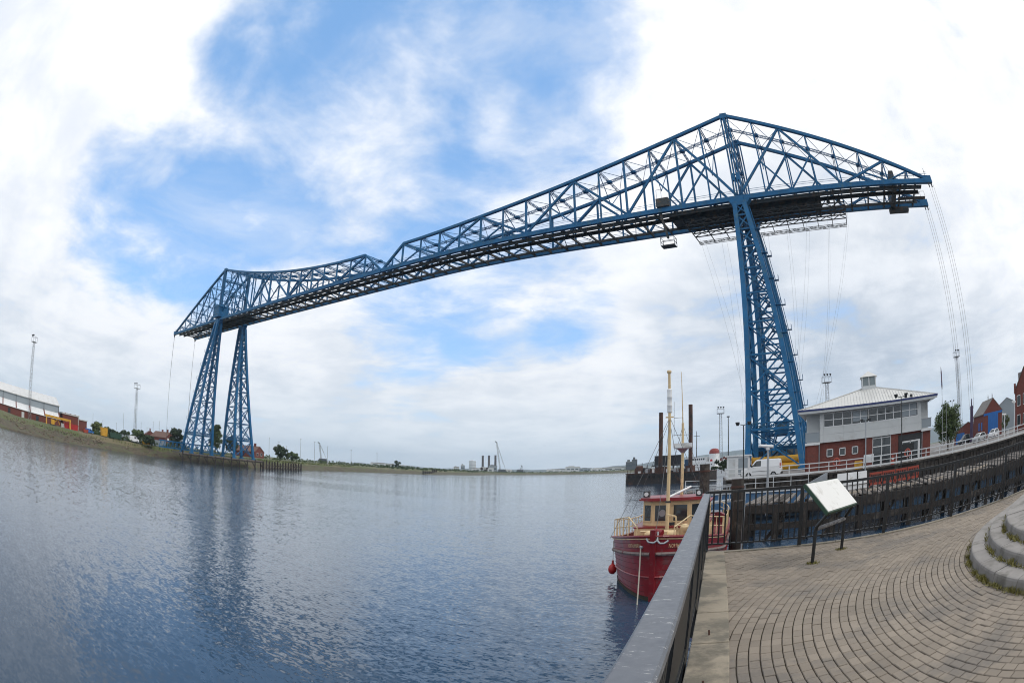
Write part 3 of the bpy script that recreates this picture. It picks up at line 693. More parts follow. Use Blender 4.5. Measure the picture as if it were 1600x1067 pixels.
    part('lower_casing', T, MB().prism([(-1.75, 4.55), (1.75, 4.55), (1.9, 5.2), (1.9, 11.5), (-1.9, 11.5), (-1.9, 5.2)], 'z', 1.7, 2.78), CREAM)
    part('casing_trim', T, MB().prism([(-1.8, 4.5), (1.8, 4.5), (1.95, 5.18), (1.95, 11.55), (-1.95, 11.55), (-1.95, 5.18)], 'z', 2.78, 2.84), RED)
    rf = [(-hw-.22, y0+.4), (-hw*.68, y0-.28), (hw*.68, y0-.28), (hw+.22, y0+.4), (hw+.22, y1+.2), (-hw-.22, y1+.2)]
    part('roof', W, MB().prism(rf, 'z', 4.12, 4.2).prism([(a*.94, y0+(b-y0)*.95+.05) for a, b in rf], 'z', 4.2, 4.27), RED)
    def win(p, q, z0, z1):
        p = Vector((*p, 0)); q = Vector((*q, 0)); d = (q-p).normalized(); nrm = Vector((d.y, -d.x, 0)); a = p+nrm*.015; b = q+nrm*.015; m = MB()
        m.add([(a.x, a.y, z0), (b.x, b.y, z0), (b.x, b.y, z1), (a.x, a.y, z1)], [(0, 1, 2, 3)]); m.add([(p.x-nrm.x*.03, p.y-nrm.y*.03, z0), (q.x-nrm.x*.03, q.y-nrm.y*.03, z0), (q.x-nrm.x*.03, q.y-nrm.y*.03, z1), (p.x-nrm.x*.03, p.y-nrm.y*.03, z1)], [(0, 1, 2, 3)])
        o = part('window', W, m, GLASS); f = MB()
        for s, e in (((a.x, a.y, z0), (b.x, b.y, z0)), ((a.x, a.y, z1), (b.x, b.y, z1)), ((a.x, a.y, z0), (a.x, a.y, z1)), ((b.x, b.y, z0), (b.x, b.y, z1))): f.beam(s, e, .05, .05)
        part('window_frame', o, f, CREAM)
    win((-.86, y0), (-.1, y0), 3.05, 3.92); win((.1, y0), (.86, y0), 3.05, 3.92)
    win((-hw+.08, y0+.49), (-1.03, y0+.07), 3.05, 3.92); win((1.03, y0+.07), (hw-.08, y0+.49), 3.05, 3.92)
    for k in range(3): win((-hw, y0+1.4+k*.8), (-hw, y0+.8+k*.8), 3.05, 3.92); win((hw, y0+.8+k*.8), (hw, y0+1.4+k*.8), 3.05, 3.92)
    part('vent_grille', W, MB().bx(-.2, .2, y0-.03, y0+.01, 2.86, 3.0), DARK)
    for x in (-1.35, 1.4):
        l = part('deck_lamp', W, MB().bx(x-.16, x+.16, y0+.2, y0+.5, 4.3, 4.62), DARK); part('lamp_glass', l, MB().tube((x, y0+.2, 4.46), (x, y0+.14, 4.46), .11, n=10), WHITE)
    part('search_light', T, MB().tube((-.42, y0-.35, 3.5), (-.42, y0-.05, 3.55), .17, .13, 12), STEEL, True)
    # mizzen mast with radar
    m2 = part('radar_mast', T, MB().tube((.2, 8.0, 4.1), (.2, 8.05, 8.2), .09, .07, 10).tube((.2, 8.05, 8.2), (.15, 8.05, 11.0), .035, .015, 6), CREAM, True)
    part('radar_platform', m2, MB().lathe((.2, 8.05, 6.55), [(.08, 0), (.3, .22), (.46, .26), (.46, .3)], 14), STEEL)
    part('radar_scanner', m2, MB().box((.2, 8.05, 6.98), (1.05, .3, .24)), WHITE)
    part('aerial', m2, MB().beam((-.35, 8.05, 7.55), (.6, 8.05, 7.55), .03).beam((-.3, 8.05, 7.5), (-.3, 8.05, 9.4), .025).beam((-.3, 8.05, 8.5), (.2, 8.05, 8.5), .025), STEEL)
    for x in (-1.2, 1.5): part('stay', m2, MB().tube((.2, 8.05, 8.1), (x*1.3, 11, 2.6), .012, n=4), CABLE)
    part('after_house', T, MB().bx(-1.6, 1.6, 8.4, 13, 2.8, 3.7), CREAM); part('after_roof', T, MB().bx(-1.75, 1.75, 8.35, 13.2, 3.7, 3.78), RED)
    # stern rail seen beyond the railing
    for side in (-1, 1):
        ss = [.55+.45*i/10 for i in range(11)]; top = [pt(s, 1.0, side)+Vector((-side*.1, 0, .8)) for s in ss]; rl = part('guard_rail', T, MB().path(top, .028), CREAM, True)
        for a, s in zip(top, ss): part('stanchion', rl, MB().tube(pt(s, 1, side)+Vector((-side*.1, 0, -.1)), a, .022, n=6), CREAM)
        part('lower_rail', rl, MB().path([p-Vector((0, 0, .4)) for p in top], .02), CREAM, True)
    part('mooring_rope', T, MB().tube(pt(.012, .86, -1, .03), (-.45, -.75, .0), .03, n=6), ROPE); part('mooring_rope', T, MB().tube(pt(.035, .87, 1, .03), (1.4, -.2, .15), .028, n=6), ROPE)
    part('hawse_pipe', H, MB().lathe(tuple(pt(.012, .86, -1, .0)), [(.08, -.05), (.1, 0), (.08, .05)], 10), STEEL)
    return T, pt
BOAT, BPT = boat()
fb = MB(); fb.ball((0, 0, 0), .2, 14, 9, 1.25); fb.tube((0, 0, .22), (0, 0, .42), .06, .045, 8)
bp = BPT(.27, .5, -1, .20)*.885; bq = (BPT(.27, 1.0, -1, .05)*.885-bp); ca, sa = math.cos(R(9.8)), math.sin(R(9.8))
fo = thing('fender_buoy', 'bright red round fender buoy hanging on the boat\'s port side', 'buoy', (7.97+bp.x*ca-bp.y*sa, -81.2+bp.x*sa+bp.y*ca, WZ+.5), R(9.8))
part('float', fo, fb, REDB, True); part('rope', fo, MB().tube((0, 0, .45), (bq.x, bq.y, bq.z), .015, n=5), ROPE)

# ------------------------------------------------------------------ promenade: paving, kerb, steps, railings, board
KD = np.array((-1.53, 6.67)); KD = KD/np.linalg.norm(KD)            # along the river kerb, away from the viewpoint
K0 = np.array((14.33, -98.0)); KN = np.array((KD[1], -KD[0]))       # paving side of the kerb, KN points inland
PZ = 4.2
EDGE = [(12.41, -91.30), (14.0, -90.95), (16.0, -90.72), (18.5, -90.42), (21.0, -90.22), (26.0, -89.85), (45, -88.5), (70, -87)]
SC = np.array((21.27, -96.06)); SR = (4.05, 3.69, 3.33)
def edge_y(x): return float(np.interp(x, [p[0] for p in EDGE], [p[1] for p in EDGE]))
def on_paving(x, y, m=.0):
    if (np.array((x, y))-K0)@KN < -.09: return False
    return y < edge_y(x)-.07 and y > -104.5 and x < 26
def promenade():
    b = MB(); kb = [K0+KD*s-KN*.34 for s in (-7.0, 6.9)]
    poly = [tuple(kb[0])]+EDGE+[(70, -106), (16, -106)]
    n = len(poly); b.add([(x, y, PZ-.02) for x, y in poly]+[(x, y, -1.5) for x, y in poly], [tuple(range(n))]+[(i, (i+1) % n, n+(i+1) % n, n+i) for i in range(n)])
    base = structure('promenade', b, JOINT)
    w = MB(); w.add([(x, y, PZ-.03) for x, y in poly[:12]]+[(x, y, -1.4) for x, y in poly[:12]], [])
    # concrete kerb slabs above the river wall
    for k in range(12):
        s0 = -7.0+k*1.15; s1 = s0+1.14
        if s1 > 6.75: s1 = 6.75
        q = [K0+KD*s0-KN*.36, K0+KD*s1-KN*.36, K0+KD*s1-KN*.008, K0+KD*s0-KN*.008]; m = MB(); z = PZ+.018+.004*((k*7) % 3)
        m.prism([tuple(p) for p in q], 'z', PZ-.3, z); o = structure('kerb_slab', m, CONC, parent=base)
        bv = o.modifiers.new('bevel', 'BEVEL'); bv.width = .012; bv.segments = 2
    # edging stones along the inlet
    pts = resample(EDGE[:6], .9)
    for k, (a, c) in enumerate(zip(pts, pts[1:])):
        d = (c-a)/np.linalg.norm(c-a); nn = np.array((d[1], -d[0])); e = .006
        q = [a+d*e, c-d*e, c-d*e+nn*.17, a+d*e+nn*.17]; m = MB().prism([tuple(p) for p in q], 'z', PZ-.3, PZ+.016); structure('edging_stone', m, CONC, parent=base)
    # block paving in rings about the round steps
    one = MB(); a, c, h = .0945, .0470, .005; zt = 0.0
    one.add([(-a, -c, -.06), (a, -c, -.06), (a, c, -.06), (-a, c, -.06), (-a, -c, -h), (a, -c, -h), (a, c, -h), (-a, c, -h), (-a+h, -c+h, zt), (a-h, -c+h, zt), (a-h, c-h, zt), (-a+h, c-h, zt)],
            [(0, 1, 5, 4), (1, 2, 6, 5), (2, 3, 7, 6), (3, 0, 4, 7), (4, 5, 9, 8), (5, 6, 10, 9), (6, 7, 11, 10), (7, 4, 8, 11), (8, 9, 10, 11)])
    me = one.mesh('paver', PAVER); g = np.random.default_rng(5); cand = []
    r = SR[0]+.055
    while r < 12.5:
        n = int(2*math.pi*r/.196); ph = g.uniform(0, 1)
        for i in range(n):
            t = 2*math.pi*(i+ph)/n; x, y = SC[0]+r*math.cos(t), SC[1]+r*math.sin(t)
            if on_paving(x, y, .03):
                u, v = frame_px(x, y, PZ) if (np.array((x, y, PZ))-CAM)@FW > -.3 else (-9999, 0)
                cand.append((0 if (-20 < u < 1620 and v < 1085) else 1, math.hypot(x-CAM[0], y-CAM[1]), x, y, t+math.pi/2))
        r += .1032
    cand.sort(); rest = MB(); bv = [Vector(v) for v in one.v]
    for k, (out, dd, x, y, t) in enumerate(cand):
        z = PZ+g.uniform(-.004, .004); tx, ty = g.uniform(-.012, .012, 2); tt = t+g.uniform(-.012, .012)
        if k < 300:
            o = link('paver', me, base); o.location = (x, y, z); o.rotation_euler = (tx, ty, tt)
        else:
            cs, sn = math.cos(tt), math.sin(tt); rest.add([(x+p.x*cs-p.y*sn, y+p.x*sn+p.y*cs, z+p.z+p.x*ty+p.y*tx) for p in bv], one.f); rest.r += [float(g.uniform(0, 1))]*len(one.f)
    o = part('paver_field', base, rest, PAVERJ); o['kind'] = 'stuff'
    return base
promenade()
def steps():
    T = thing('round_steps', 'low round flight of grey stone steps on the block paving', 'steps', (SC[0], SC[1], PZ)); g = random.Random(4)
    for k, r in enumerate(SR):
        inner = SR[k+1]-.06 if k < 2 else 2.7; n = (36, 32, 28)[k]; off = k*.13
        for i in range(n):
            t0 = 2*math.pi*(i+off)/n+.0012; t1 = 2*math.pi*(i+1+off)/n-.0012; m = MB(); z0 = k*.12-.02; z1 = (k+1)*.12+g.uniform(-.004, .004); e = .018
            ang = [t0+(t1-t0)*j/5 for j in range(6)]
            ring = lambda rr, z: [(rr*math.cos(t), rr*math.sin(t), z) for t in ang]
            rows = [ring(inner, z0), ring(inner, z1), ring(r-e*1.6, z1), ring(r-e*.4, z1-e*.5), ring(r, z1-e*1.8), ring(r, z0)]
            o = [p for q in rows for p in q]; m.add(o, [(a*6+j, a*6+j+1, ((a+1) % 6)*6+j+1, ((a+1) % 6)*6+j) for a in range(6) for j in range(5)])
            m.add([rows[a][0] for a in range(6)], [tuple(range(6))]); m.add([rows[a][5] for a in range(6)], [tuple(range(6))[::-1]])
            part('step_stone', T, m, STONE)
    part('core', T, MB().lathe((0, 0, 0), [(2.8, 0), (2.8, .358)], 48), STONE)
    # weeds in the joints at the foot of each riser
    w = MB(); gg = np.random.default_rng(8)
    for k, r in enumerate((4.08, 3.72, 3.36)):
        for _ in range(1300 if k == 0 else 700):
            t = math.pi+gg.normal(.12, .3); lump = .5+.5*math.sin(t*14+k*2)*math.sin(t*37+1)
            if gg.uniform() > lump+.25: continue
            rr = r+abs(gg.normal(0, .035)); x, y, z = rr*math.cos(t), rr*math.sin(t), k*.12; hgt = gg.uniform(.01, .05)*(.4+lump); s = gg.uniform(.006, .013); a = gg.uniform(0, 6.28)
            dx, dy = math.cos(a)*s, math.sin(a)*s; lx, ly = gg.normal(0, .03, 2)
            w.add([(x-dx, y-dy, z), (x+dx, y+dy, z), (x+lx+dx*.6, y+ly+dy*.6, z+hgt), (x+lx-dx*.3, y+ly-dy*.3, z+hgt*1.1)], [(0, 1, 2, 3)]); w.r.append(float(gg.uniform(0, 1)))
    part('joint_weeds', T, w, WEED, kind='stuff', label='yellow green weeds growing along the step joints')
steps()
def river_railing():
    T = thing('river_railing', 'dark railing with broad flat weathered handrail running along the river edge', 'railing', (0, 0, 0))
    A = K0-KN*.375+KD*(-7.0)+np.array((-.05, 0)); B_ = np.array((12.40, -91.33))
    # handrail: broad flat bar with softened edges, scuffed black paint, blue-grey sky sheen put into its colour
    m = bpy.data.materials.new('worn_handrail_paint'); m.use_nodes = True; nt = m.node_tree; N = nt.nodes; L = nt.links; b = N['Principled BSDF']; b.inputs['Roughness'].default_value = .33
    g = N.new('ShaderNodeNewGeometry')
    def noise(sc, det, ro):
        mp = N.new('ShaderNodeMapping'); mp.inputs['Scale'].default_value = sc; mp.inputs['Rotation'].default_value = (0, 0, math.atan2(KD[1], KD[0])); L.new(g.outputs['Position'], mp.inputs['Vector'])
        n = N.new('ShaderNodeTexNoise'); n.inputs['Scale'].default_value = 1; n.inputs['Detail'].default_value = det; n.inputs['Roughness'].default_value = ro; L.new(mp.outputs[0], n.inputs['Vector']); return n.outputs['Fac']
    def thr(x, a, c):
        n = N.new('ShaderNodeMapRange'); L.new(x, n.inputs[0]); n.inputs[1].default_value = a; n.inputs[2].default_value = c; return n.outputs[0]
    m1 = N.new('ShaderNodeMix'); m1.data_type = 'RGBA'; L.new(thr(noise((7, 7, 7), 6, .7), .3, .7), m1.inputs[0]); m1.inputs[6].default_value = (.085, .093, .11, 1); m1.inputs[7].default_value = (.125, .134, .152, 1)
    m2 = N.new('ShaderNodeMix'); m2.data_type = 'RGBA'; L.new(thr(noise((9, 60, 40), 6, .8), .605, .64), m2.inputs[0]); L.new(m1.outputs[2], m2.inputs[6]); m2.inputs[7].default_value = (.6, .6, .58, 1)
    m3 = N.new('ShaderNodeMix'); m3.data_type = 'RGBA'; L.new(thr(noise((22, 22, 22), 3, .6), .70, .72), m3.inputs[0]); L.new(m2.outputs[2], m3.inputs[6]); m3.inputs[7].default_value = (.66, .65, .62, 1); L.new(m3.outputs[2], b.inputs['Base Color'])
    rg = N.new('ShaderNodeMapRange'); L.new(noise((30, 30, 30), 4, .6), rg.inputs[0]); rg.inputs[3].default_value = .25; rg.inputs[4].default_value = .5; L.new(rg.outputs[0], b.inputs['Roughness'])
    hr = MB(); prof = [(-.062, -.03), (-.062, .012), (-.052, .022), (.052, .022), (.062, .012), (.062, -.03)]
    d = B_-A; Ln = np.linalg.norm(d); d /= Ln; nn = np.array((d[1], -d[0])); o = []
    for s in (0, Ln*.5, Ln): o += [(*(A+d*s+nn*(u)), 5.285+v) for u, v in prof]
    n = len(prof); hr.add(o, [(k*n+i, k*n+(i+1) % n, (k+1)*n+(i+1) % n, (k+1)*n+i) for k in range(2) for i in range(n)]+[tuple(range(n)), tuple(range(2*n, 3*n))[::-1]])
    part('handrail', T, hr, m)
    part('under_rail', T, MB().beam((*(A-nn*.0), 5.215), (*B_, 5.215), .05, .075), BLACK); part('bottom_rail', T, MB().beam((*A, 4.36), (*B_, 4.36), .05, .03), BLACK)
    k = 0; s = .1
    while s < Ln-.05:
        p = A+d*s
        if k % 16 == 0: part('post', T, MB().beam((*p, 3.9), (*p, 5.25), .07, .07), BLACK)
        else: bar('baluster', T, (*p, 4.36), (*p, 5.22), .02, .02, BLACK)
        s += .115; k += 1
    # short bolts left standing in the kerb
    for s in (4.2, 4.9, 6.3, 3.2): 
        p = K0+KD*(-7+s+2)-KN*.2; part('fixing_stud', T, MB().tube((*p, PZ), (p[0]-.01, p[1], PZ+.075), .009, n=6), RUST)
river_railing()
def inlet_railing():
    T = thing('inlet_railing', 'black vertical-bar railing curving along the dock inlet behind the sign', 'railing', (0, 0, 0))
    line = [(12.44, -91.33)]+[(x, y+.02) for x, y in EDGE[1:6]]; pts = resample(line, .115); top = []
    for i, p in enumerate(pts): top.append((p[0], p[1]-.08, 5.32))
    tr = MB(); bt = MB()
    for a, c in zip(top, top[1:]): tr.beam(a, (c[0]+(c[0]-a[0])*.03, c[1]+(c[1]-a[1])*.03, c[2]), .06, .05); bt.beam((a[0], a[1], 4.36), (c[0], c[1], 4.36), .045, .028)
    part('top_rail', T, tr, BLACK); part('bottom_rail', T, bt, BLACK)
    for i, p in enumerate(top):
        if i % 16 == 0 or i == 0: part('post', T, MB().beam((p[0], p[1], 4.1), (p[0], p[1], 5.34), .075, .075), BLACK)
        else: bar('baluster', T, (p[0], p[1], 4.36), (p[0], p[1], 5.31), .026, .026, BLACK)
inlet_railing()
def board():
    T = thing('information_board', 'blank white lectern sign on bent black legs standing on the paving', 'sign', (14.83, -93.16, PZ))
    d1 = Vector((.44, .898, 0)).normalized(); d2 = Vector((-.898, .44, 0)).normalized()
    BL = Vector((0, 0, .80)); w, sl, vert = 1.2, .45, .43
    e = d2*sl+Vector((0, 0, vert)); nrm = d1.cross(e).normalized()
    if nrm.z < 0: nrm = -nrm
    def slab(mb, u0, u1, v0, v1, t0, t1):
        vs = [BL+d1*u+e*v+nrm*t for t in (t0, t1) for u, v in ((u0, v0), (u1, v0), (u1, v1), (u0, v1))]
        mb.add(vs, [(3, 2, 1, 0), (4, 5, 6, 7), (0, 1, 5, 4), (1, 2, 6, 5), (2, 3, 7, 6), (3, 0, 4, 7)])
    tray = MB(); slab(tray, -.02, w+.02, -.03, 1.03, -.06, -.004); part('panel_tray', T, tray, GREEN)
    fc = MB(); slab(fc, 0, w, 0, 1, -.004, .006); part('panel_face', T, fc, mat('sky_glare_white', (.70, .695, .665), .3, 0, .04, 2, (.55, .54, .50), .2, 4))  # sky reflection on the panel put into its colour as plain white
    for u, base in ((.06, (-.20, .11)), (w-.1, (.31, 1.19))):
        foot = BL+d1*u; bx = foot+Vector((-.905*-.0, 0, 0)); f = Vector((base[0], base[1], 0))
        lg = MB().path([f, f+Vector((0, 0, .52)), f+Vector((.02, -.01, .58)), foot+d2*.03+Vector((0, 0, -.03)), BL+d1*u+e*.55-nrm*.06], .032, 10); part('leg', T, lg, BLACK, True)
    part('foot_bar', T, MB().tube((-.18, .12, .54), (.31, 1.17, .54), .034, n=12), mat('scuffed_bar', (.12, .115, .12), .4, 0, .3, 6, (.45, .44, .44), .35, 7), True)
    t = MB(); gg = np.random.default_rng(3)
    for cx, cy in ((-.20, .11), (.31, 1.19)):
        for _ in range(150):
            x, y = cx+gg.normal(0, .05), cy+gg.normal(0, .04); h = gg.uniform(.01, .045); a = gg.uniform(0, 6.28); s = .008
            t.add([(x-s*math.cos(a), y-s*math.sin(a), 0), (x+s*math.cos(a), y+s*math.sin(a), 0), (x+gg.normal(0, .015), y+gg.normal(0, .015), h)], [(0, 1, 2)]); t.r.append(float(gg.uniform()))
    part('grass_tuft', T, t, WEED, kind='stuff')
board()

# ------------------------------------------------------------------ near bank: quay furniture, buildings, vehicles
def quay_fence():
    T = thing('quay_fence', 'white painted three-rail fence along the edge of the timber quay', 'fence', (0, 0, GZ))
    pts = resample([(-.5, -28.3), (3.2, -44.3), (14, -44.3), (30, -44.4), (60, -44.6)], 1.9)
    for p in pts: bar('post', T, (p[0], p[1], -.35), (p[0], p[1], 1.12), .09, .09, WHITE)
    for a, c in zip(pts, pts[1:]):
        for z, h in ((1.08, .09), (.66, .07), (.22, .16)): bar('rail', T, (a[0], a[1]-.06, z), (c[0], c[1]-.06, z), .05, h, WHITE)
quay_fence()
def staging():
    T = thing('timber_staging', 'dark decayed timber landing staging on piles below the quay fence', 'jetty', (0, 0, 0)); g = random.Random(6)
    line = resample([(8.6, -64.4), (20, -64.3), (40, -64.5), (60, -64.8)], 1.0)
    def nrm(i):
        a = line[max(0, i-1)]; c = line[min(len(line)-1, i+1)]; d = (c-a)/np.linalg.norm(c-a); return np.array((-d[1], d[0])), d
    # front waling and fender timbers
    for z, h in ((2.85, .55), (1.7, .4)):
        w = MB()
        for a, c in zip(line, line[1:]): w.beam((*a, z), (*c, z), .34, h)
        part('waling', T, w, TIMBER)
    for i in range(0, len(line)-1):
        n, d = nrm(i); p = line[i]; L = 9.0+g.uniform(-.3, .1); 
        for k in range(3):
            if g.random() < .12: continue
            q = p+d*(k/3.0); s = q+n*(.0+g.uniform(-.12, .15)); e = q+n*L
            bar('deck_plank', T, (*s, 3.2+g.uniform(-.04, .04)), (*e, 3.2+g.uniform(-.04, .05)), .27, .09, PLANK if g.random() < .7 else TIMBER)
        if i % 2 == 0:
            part('pile', T, MB().tube((*p, -1.5), (*p, 3.05), .24, .21, 8), TIMBER, True)
            q = p+n*3.2; part('pile', T, MB().tube((*q, -1.5), (*q, 3.1), .24, .21, 8), TIMBER, True)
        if i % 4 == 1:
            q = p+d*1.9+n*.05; bar('raking_brace', T, (*p, .3), (*(q+n*.5), 2.7), .2, .2, TIMBER)
        n2 = p+n*(L+.15)
    # sheeting of upright boards between staging and quay edge
    ql = resample([(3.1, -44.62), (14, -44.62), (30, -44.72), (60, -44.92)], .55)
    for a, c in zip(ql, ql[1:]):
        m = (a+c)/2; d = (c-a)/np.linalg.norm(c-a); nn = np.array((d[1], -d[0])); m = m+nn*.08
        if m[0] > 50: break
        bar('sheeting_board', T, (*m, 1.6), (*m, GZ-.12-g.uniform(0, .25)), .10, .46, TIMBER, (d[0], d[1], 0))
    cap = MB()
    for a, c in zip(ql, ql[1:]): cap.beam((*a, GZ-.06), (*c, GZ-.06), .42, .2)
    part('cap_timber', T, cap, TIMBER)
staging()
g = random.Random(12); ORDS = ('first', 'second', 'third', 'fourth', 'fifth', 'sixth', 'seventh', 'eighth', 'ninth', 'tenth')
for k in range(10):                                   # rubble and timbers lying on the staging
    x = 14.5+k*1.6+g.uniform(-.4, .4); y = -63.9+g.uniform(0, .7); l = g.uniform(.6, 1.8)
    single('driftwood', MB().beam((-l/2, 0, .08), (l/2, g.uniform(-.2, .2), .1), .16, .12), mat('bleached_wood', (.42, .36, .29), .9, 0, .3, 3), 'bleached timber offcut on the staging, '+ORDS[k]+' from the left of ten', 'timber', (x, y, 3.27), g.uniform(-.5, .9), 'timber offcuts strewn on the staging')
# big timber piles rising by the boat
def pile(loc, h, r, label, square=False):
    T = thing('mooring_pile', label, 'pile', loc); part('shaft', T, MB().tube((0, 0, -2), (0, 0, h), r, r*.93, 8 if not square else 4), TIMBER, True); part('iron_band', T, MB().lathe((0, 0, h-.5), [(r*1.03, 0), (r*1.03, .12)], 10), RUST)
    return T
pile(at(-14.55, 37.5), 5.95, .36, 'tall brown timber mooring pile beside the boat\'s wheelhouse')
pile(at(-11.2, 33.2), 5.0, .40, 'stout dark timber pile behind the corner of the black railing')
p3 = pile(at(-11.0, 29.5), 4.0, .34, 'black timber pile with a pale pipe strapped to it, close behind the railing')
part('pale_pipe', p3, MB().tube((.25, -.38, -.5), (.36, -.36, 4.6), .05, n=8), STEEL)
# floating landing stage with blue sides
def pontoon():
    T = thing('landing_pontoon', 'blue and grey floating landing stage with thin white handrails below the quay', 'pontoon', (7.6, -48.5, .3), R(-1))
    hb = MB().bx(-7.6, 6.2, -1.3, 1.6, 1.5, 3.05); part('hull', T, hb, PBLUE); part('deck', T, MB().bx(-7.7, 6.3, -1.4, 1.7, 3.05, 3.2), PLANK); part('end_ramp', T, MB().prism([(4.0, 3.2), (6.3, 3.2), (6.3, 4.2)], 'y', -1.2, 1.5), STEEL)
    part('fender_strip', T, MB().bx(-7.65, 6.25, -1.46, -1.4, 2.9, 3.0), WHITE)
    for i in range(8): x = -7.4+i*1.7; bar('stanchion', T, (x, -1.25, 3.2), (x, -1.25, 4.25), .05, .05, WHITE)
    for z in (4.22, 3.75): bar('handrail', T, (-7.4, -1.25, z), (4.5, -1.25, z), .045, .045, WHITE)
pontoon()
def gangway():
    T = thing('gangway', 'grey metal gangway with mesh handrails behind the wheelhouse', 'gangway', at(-14.2, 46, 3.0), R(60))
    part('walkway', T, MB().bx(-4, 4, -.6, .6, -.15, 0), STEEL)
    for y in (-.6, .6):
        for i in range(9): bar('stanchion', T, (-4+i, y, 0), (-4+i, y, 1.1), .05, .05, STEEL)
        for z in (.55, 1.1): bar('handrail', T, (-4, y, z), (4, y, z), .05, .05, STEEL)
gangway()
# ---- vehicles
def wheels(T, xs, w, r, m=RUBBER):
    for x in xs:
        for s in (-1, 1):
            t = part('wheel', T, MB().tube((x, s*(w/2-.2), r), (x, s*(w/2+.01), r), r, n=16), m, True); part('rim', t, MB().tube((x, s*(w/2-.02), r), (x, s*(w/2+.025), r), r*.6, n=12), STEEL, True)
def body(prof, w, tuck=.12, zt=1.0):
    """side outline swept across the width, leaning in above the waist"""
    m = MB(); n = len(prof); ww = lambda z: w/2-(max(0, z-zt)*tuck)
    L = [(x, -ww(z), z) for x, z in prof]; Rr = [(x, ww(z), z) for x, z in prof]
    return m.add(L+Rr, [tuple(range(n))[::-1], tuple(range(n, 2*n))]+[(i, (i+1) % n, n+(i+1) % n, n+i) for i in range(n)])
def side_panes(T, quads, w, tuck, zt, name='side_window'):
    for q in quads:
        for s in (-1, 1):
            m = MB(); m.add([(x, s*(w/2-max(0, z-zt)*tuck+.012), z) for x, z in q], [tuple(range(len(q)))]); part(name, T, m, GLASS)
def van():
    T = thing('parked_van', 'small white panel van parked side-on behind the quay fence', 'van', (6.5, -42.0, GZ), R(180))
    w = 1.8; prof = [(-2.1, .32), (-2.13, .8), (-2.06, 1.15), (-2.0, 1.78), (-1.85, 1.86), (.35, 1.88), (.62, 1.82), (1.25, 1.12), (1.95, .98), (2.15, .8), (2.2, .4), (2.1, .28)]
    b = part('body', T, body(prof, w, .14), CARW); bv = b.modifiers.new('bevel', 'BEVEL'); bv.width = .06; bv.segments = 2; bv.limit_method = 'ANGLE'
    side_panes(T, [[(.05, 1.2), (1.02, 1.2), (.52, 1.72), (.05, 1.75)]], w, .14, 1.0)
    part('windscreen', T, MB().add([(1.2, -.76, 1.2), (1.2, .76, 1.2), (.66, .68, 1.8), (.66, -.68, 1.8)], [(0, 1, 2, 3)]), GLASS)
    part('bumper', T, MB().bx(2.02, 2.24, -.86, .86, .3, .55), DARK); part('bumper', T, MB().bx(-2.2, -2.02, -.86, .86, .32, .52), DARK)
    part('sill_trim', T, MB().bx(-1.0, 1.0, -.925, -.9, .62, .72), DARK); part('sill_trim', T, MB().bx(-1.0, 1.0, .9, .925, .62, .72), DARK)
    for y in (-.62, .62): part('headlight', T, MB().bx(2.05, 2.19, y-.16, y+.16, .72, .92), WHITE); part('tail_light', T, MB().bx(-2.1, -2.0, y*1.32-.08, y*1.32+.08, .95, 1.4), REDB)
    part('door_mirror', T, MB().bx(.95, 1.1, -1.1, -.88, 1.15, 1.35), DARK); part('door_mirror', T, MB().bx(.95, 1.1, .88, 1.1, 1.15, 1.35), DARK)
    wheels(T, (-1.32, 1.38), w, .31)
van()
def car(loc, rz, m, label, tall=0.0, group=None):
    T = thing('parked_car', label, 'car', loc, rz, group); w = 1.75
    prof = [(-2.1, .3), (-2.15, .85), (-1.95, .98+tall*.3), (-1.45, 1.36+tall), (-.2, 1.46+tall), (.45, 1.38+tall), (1.15, .98+tall*.2), (1.95, .82), (2.15, .62), (2.12, .3)]
    b = part('body', T, body(prof, w, .3, .9), m); bv = b.modifiers.new('bevel', 'BEVEL'); bv.width = .05; bv.segments = 2; bv.limit_method = 'ANGLE'
    side_panes(T, [[(-1.55, 1.0), (-.3, 1.0), (-.3, 1.36+tall), (-1.3, 1.3+tall)], [(-.2, 1.0), (.92, 1.0), (.42, 1.30+tall), (-.2, 1.36+tall)]], w, .3, .9)
    part('windscreen', T, MB().add([(1.16, -.72, 1.0), (1.16, .72, 1.0), (.5, .62, 1.37+tall), (.5, -.62, 1.37+tall)], [(0, 1, 2, 3)]), GLASS); part('rear_window', T, MB().add([(-1.97, -.7, 1.02), (-1.97, .7, 1.02), (-1.5, .6, 1.34+tall), (-1.5, -.6, 1.34+tall)], [(0, 1, 2, 3)]), GLASS)
    for y in (-.62, .62): part('headlight', T, MB().bx(2.02, 2.16, y-.18, y+.18, .62, .78), WHITE); part('tail_light', T, MB().bx(-2.17, -2.1, y-.16, y+.16, .7, .9), REDB)
    wheels(T, (-1.3, 1.32), w, .31)
car(at(15.95, 96, GZ), R(215), CARS, 'silver saloon car parked behind the fence, left of two light cars')
car(at(17.55, 100, GZ), R(222), CARW, 'white hatchback parked behind the fence in front of the red hut', .08)
car(at(14.35, 108, GZ), R(190), CARD, 'dark tall estate car parked behind the tree', .35)
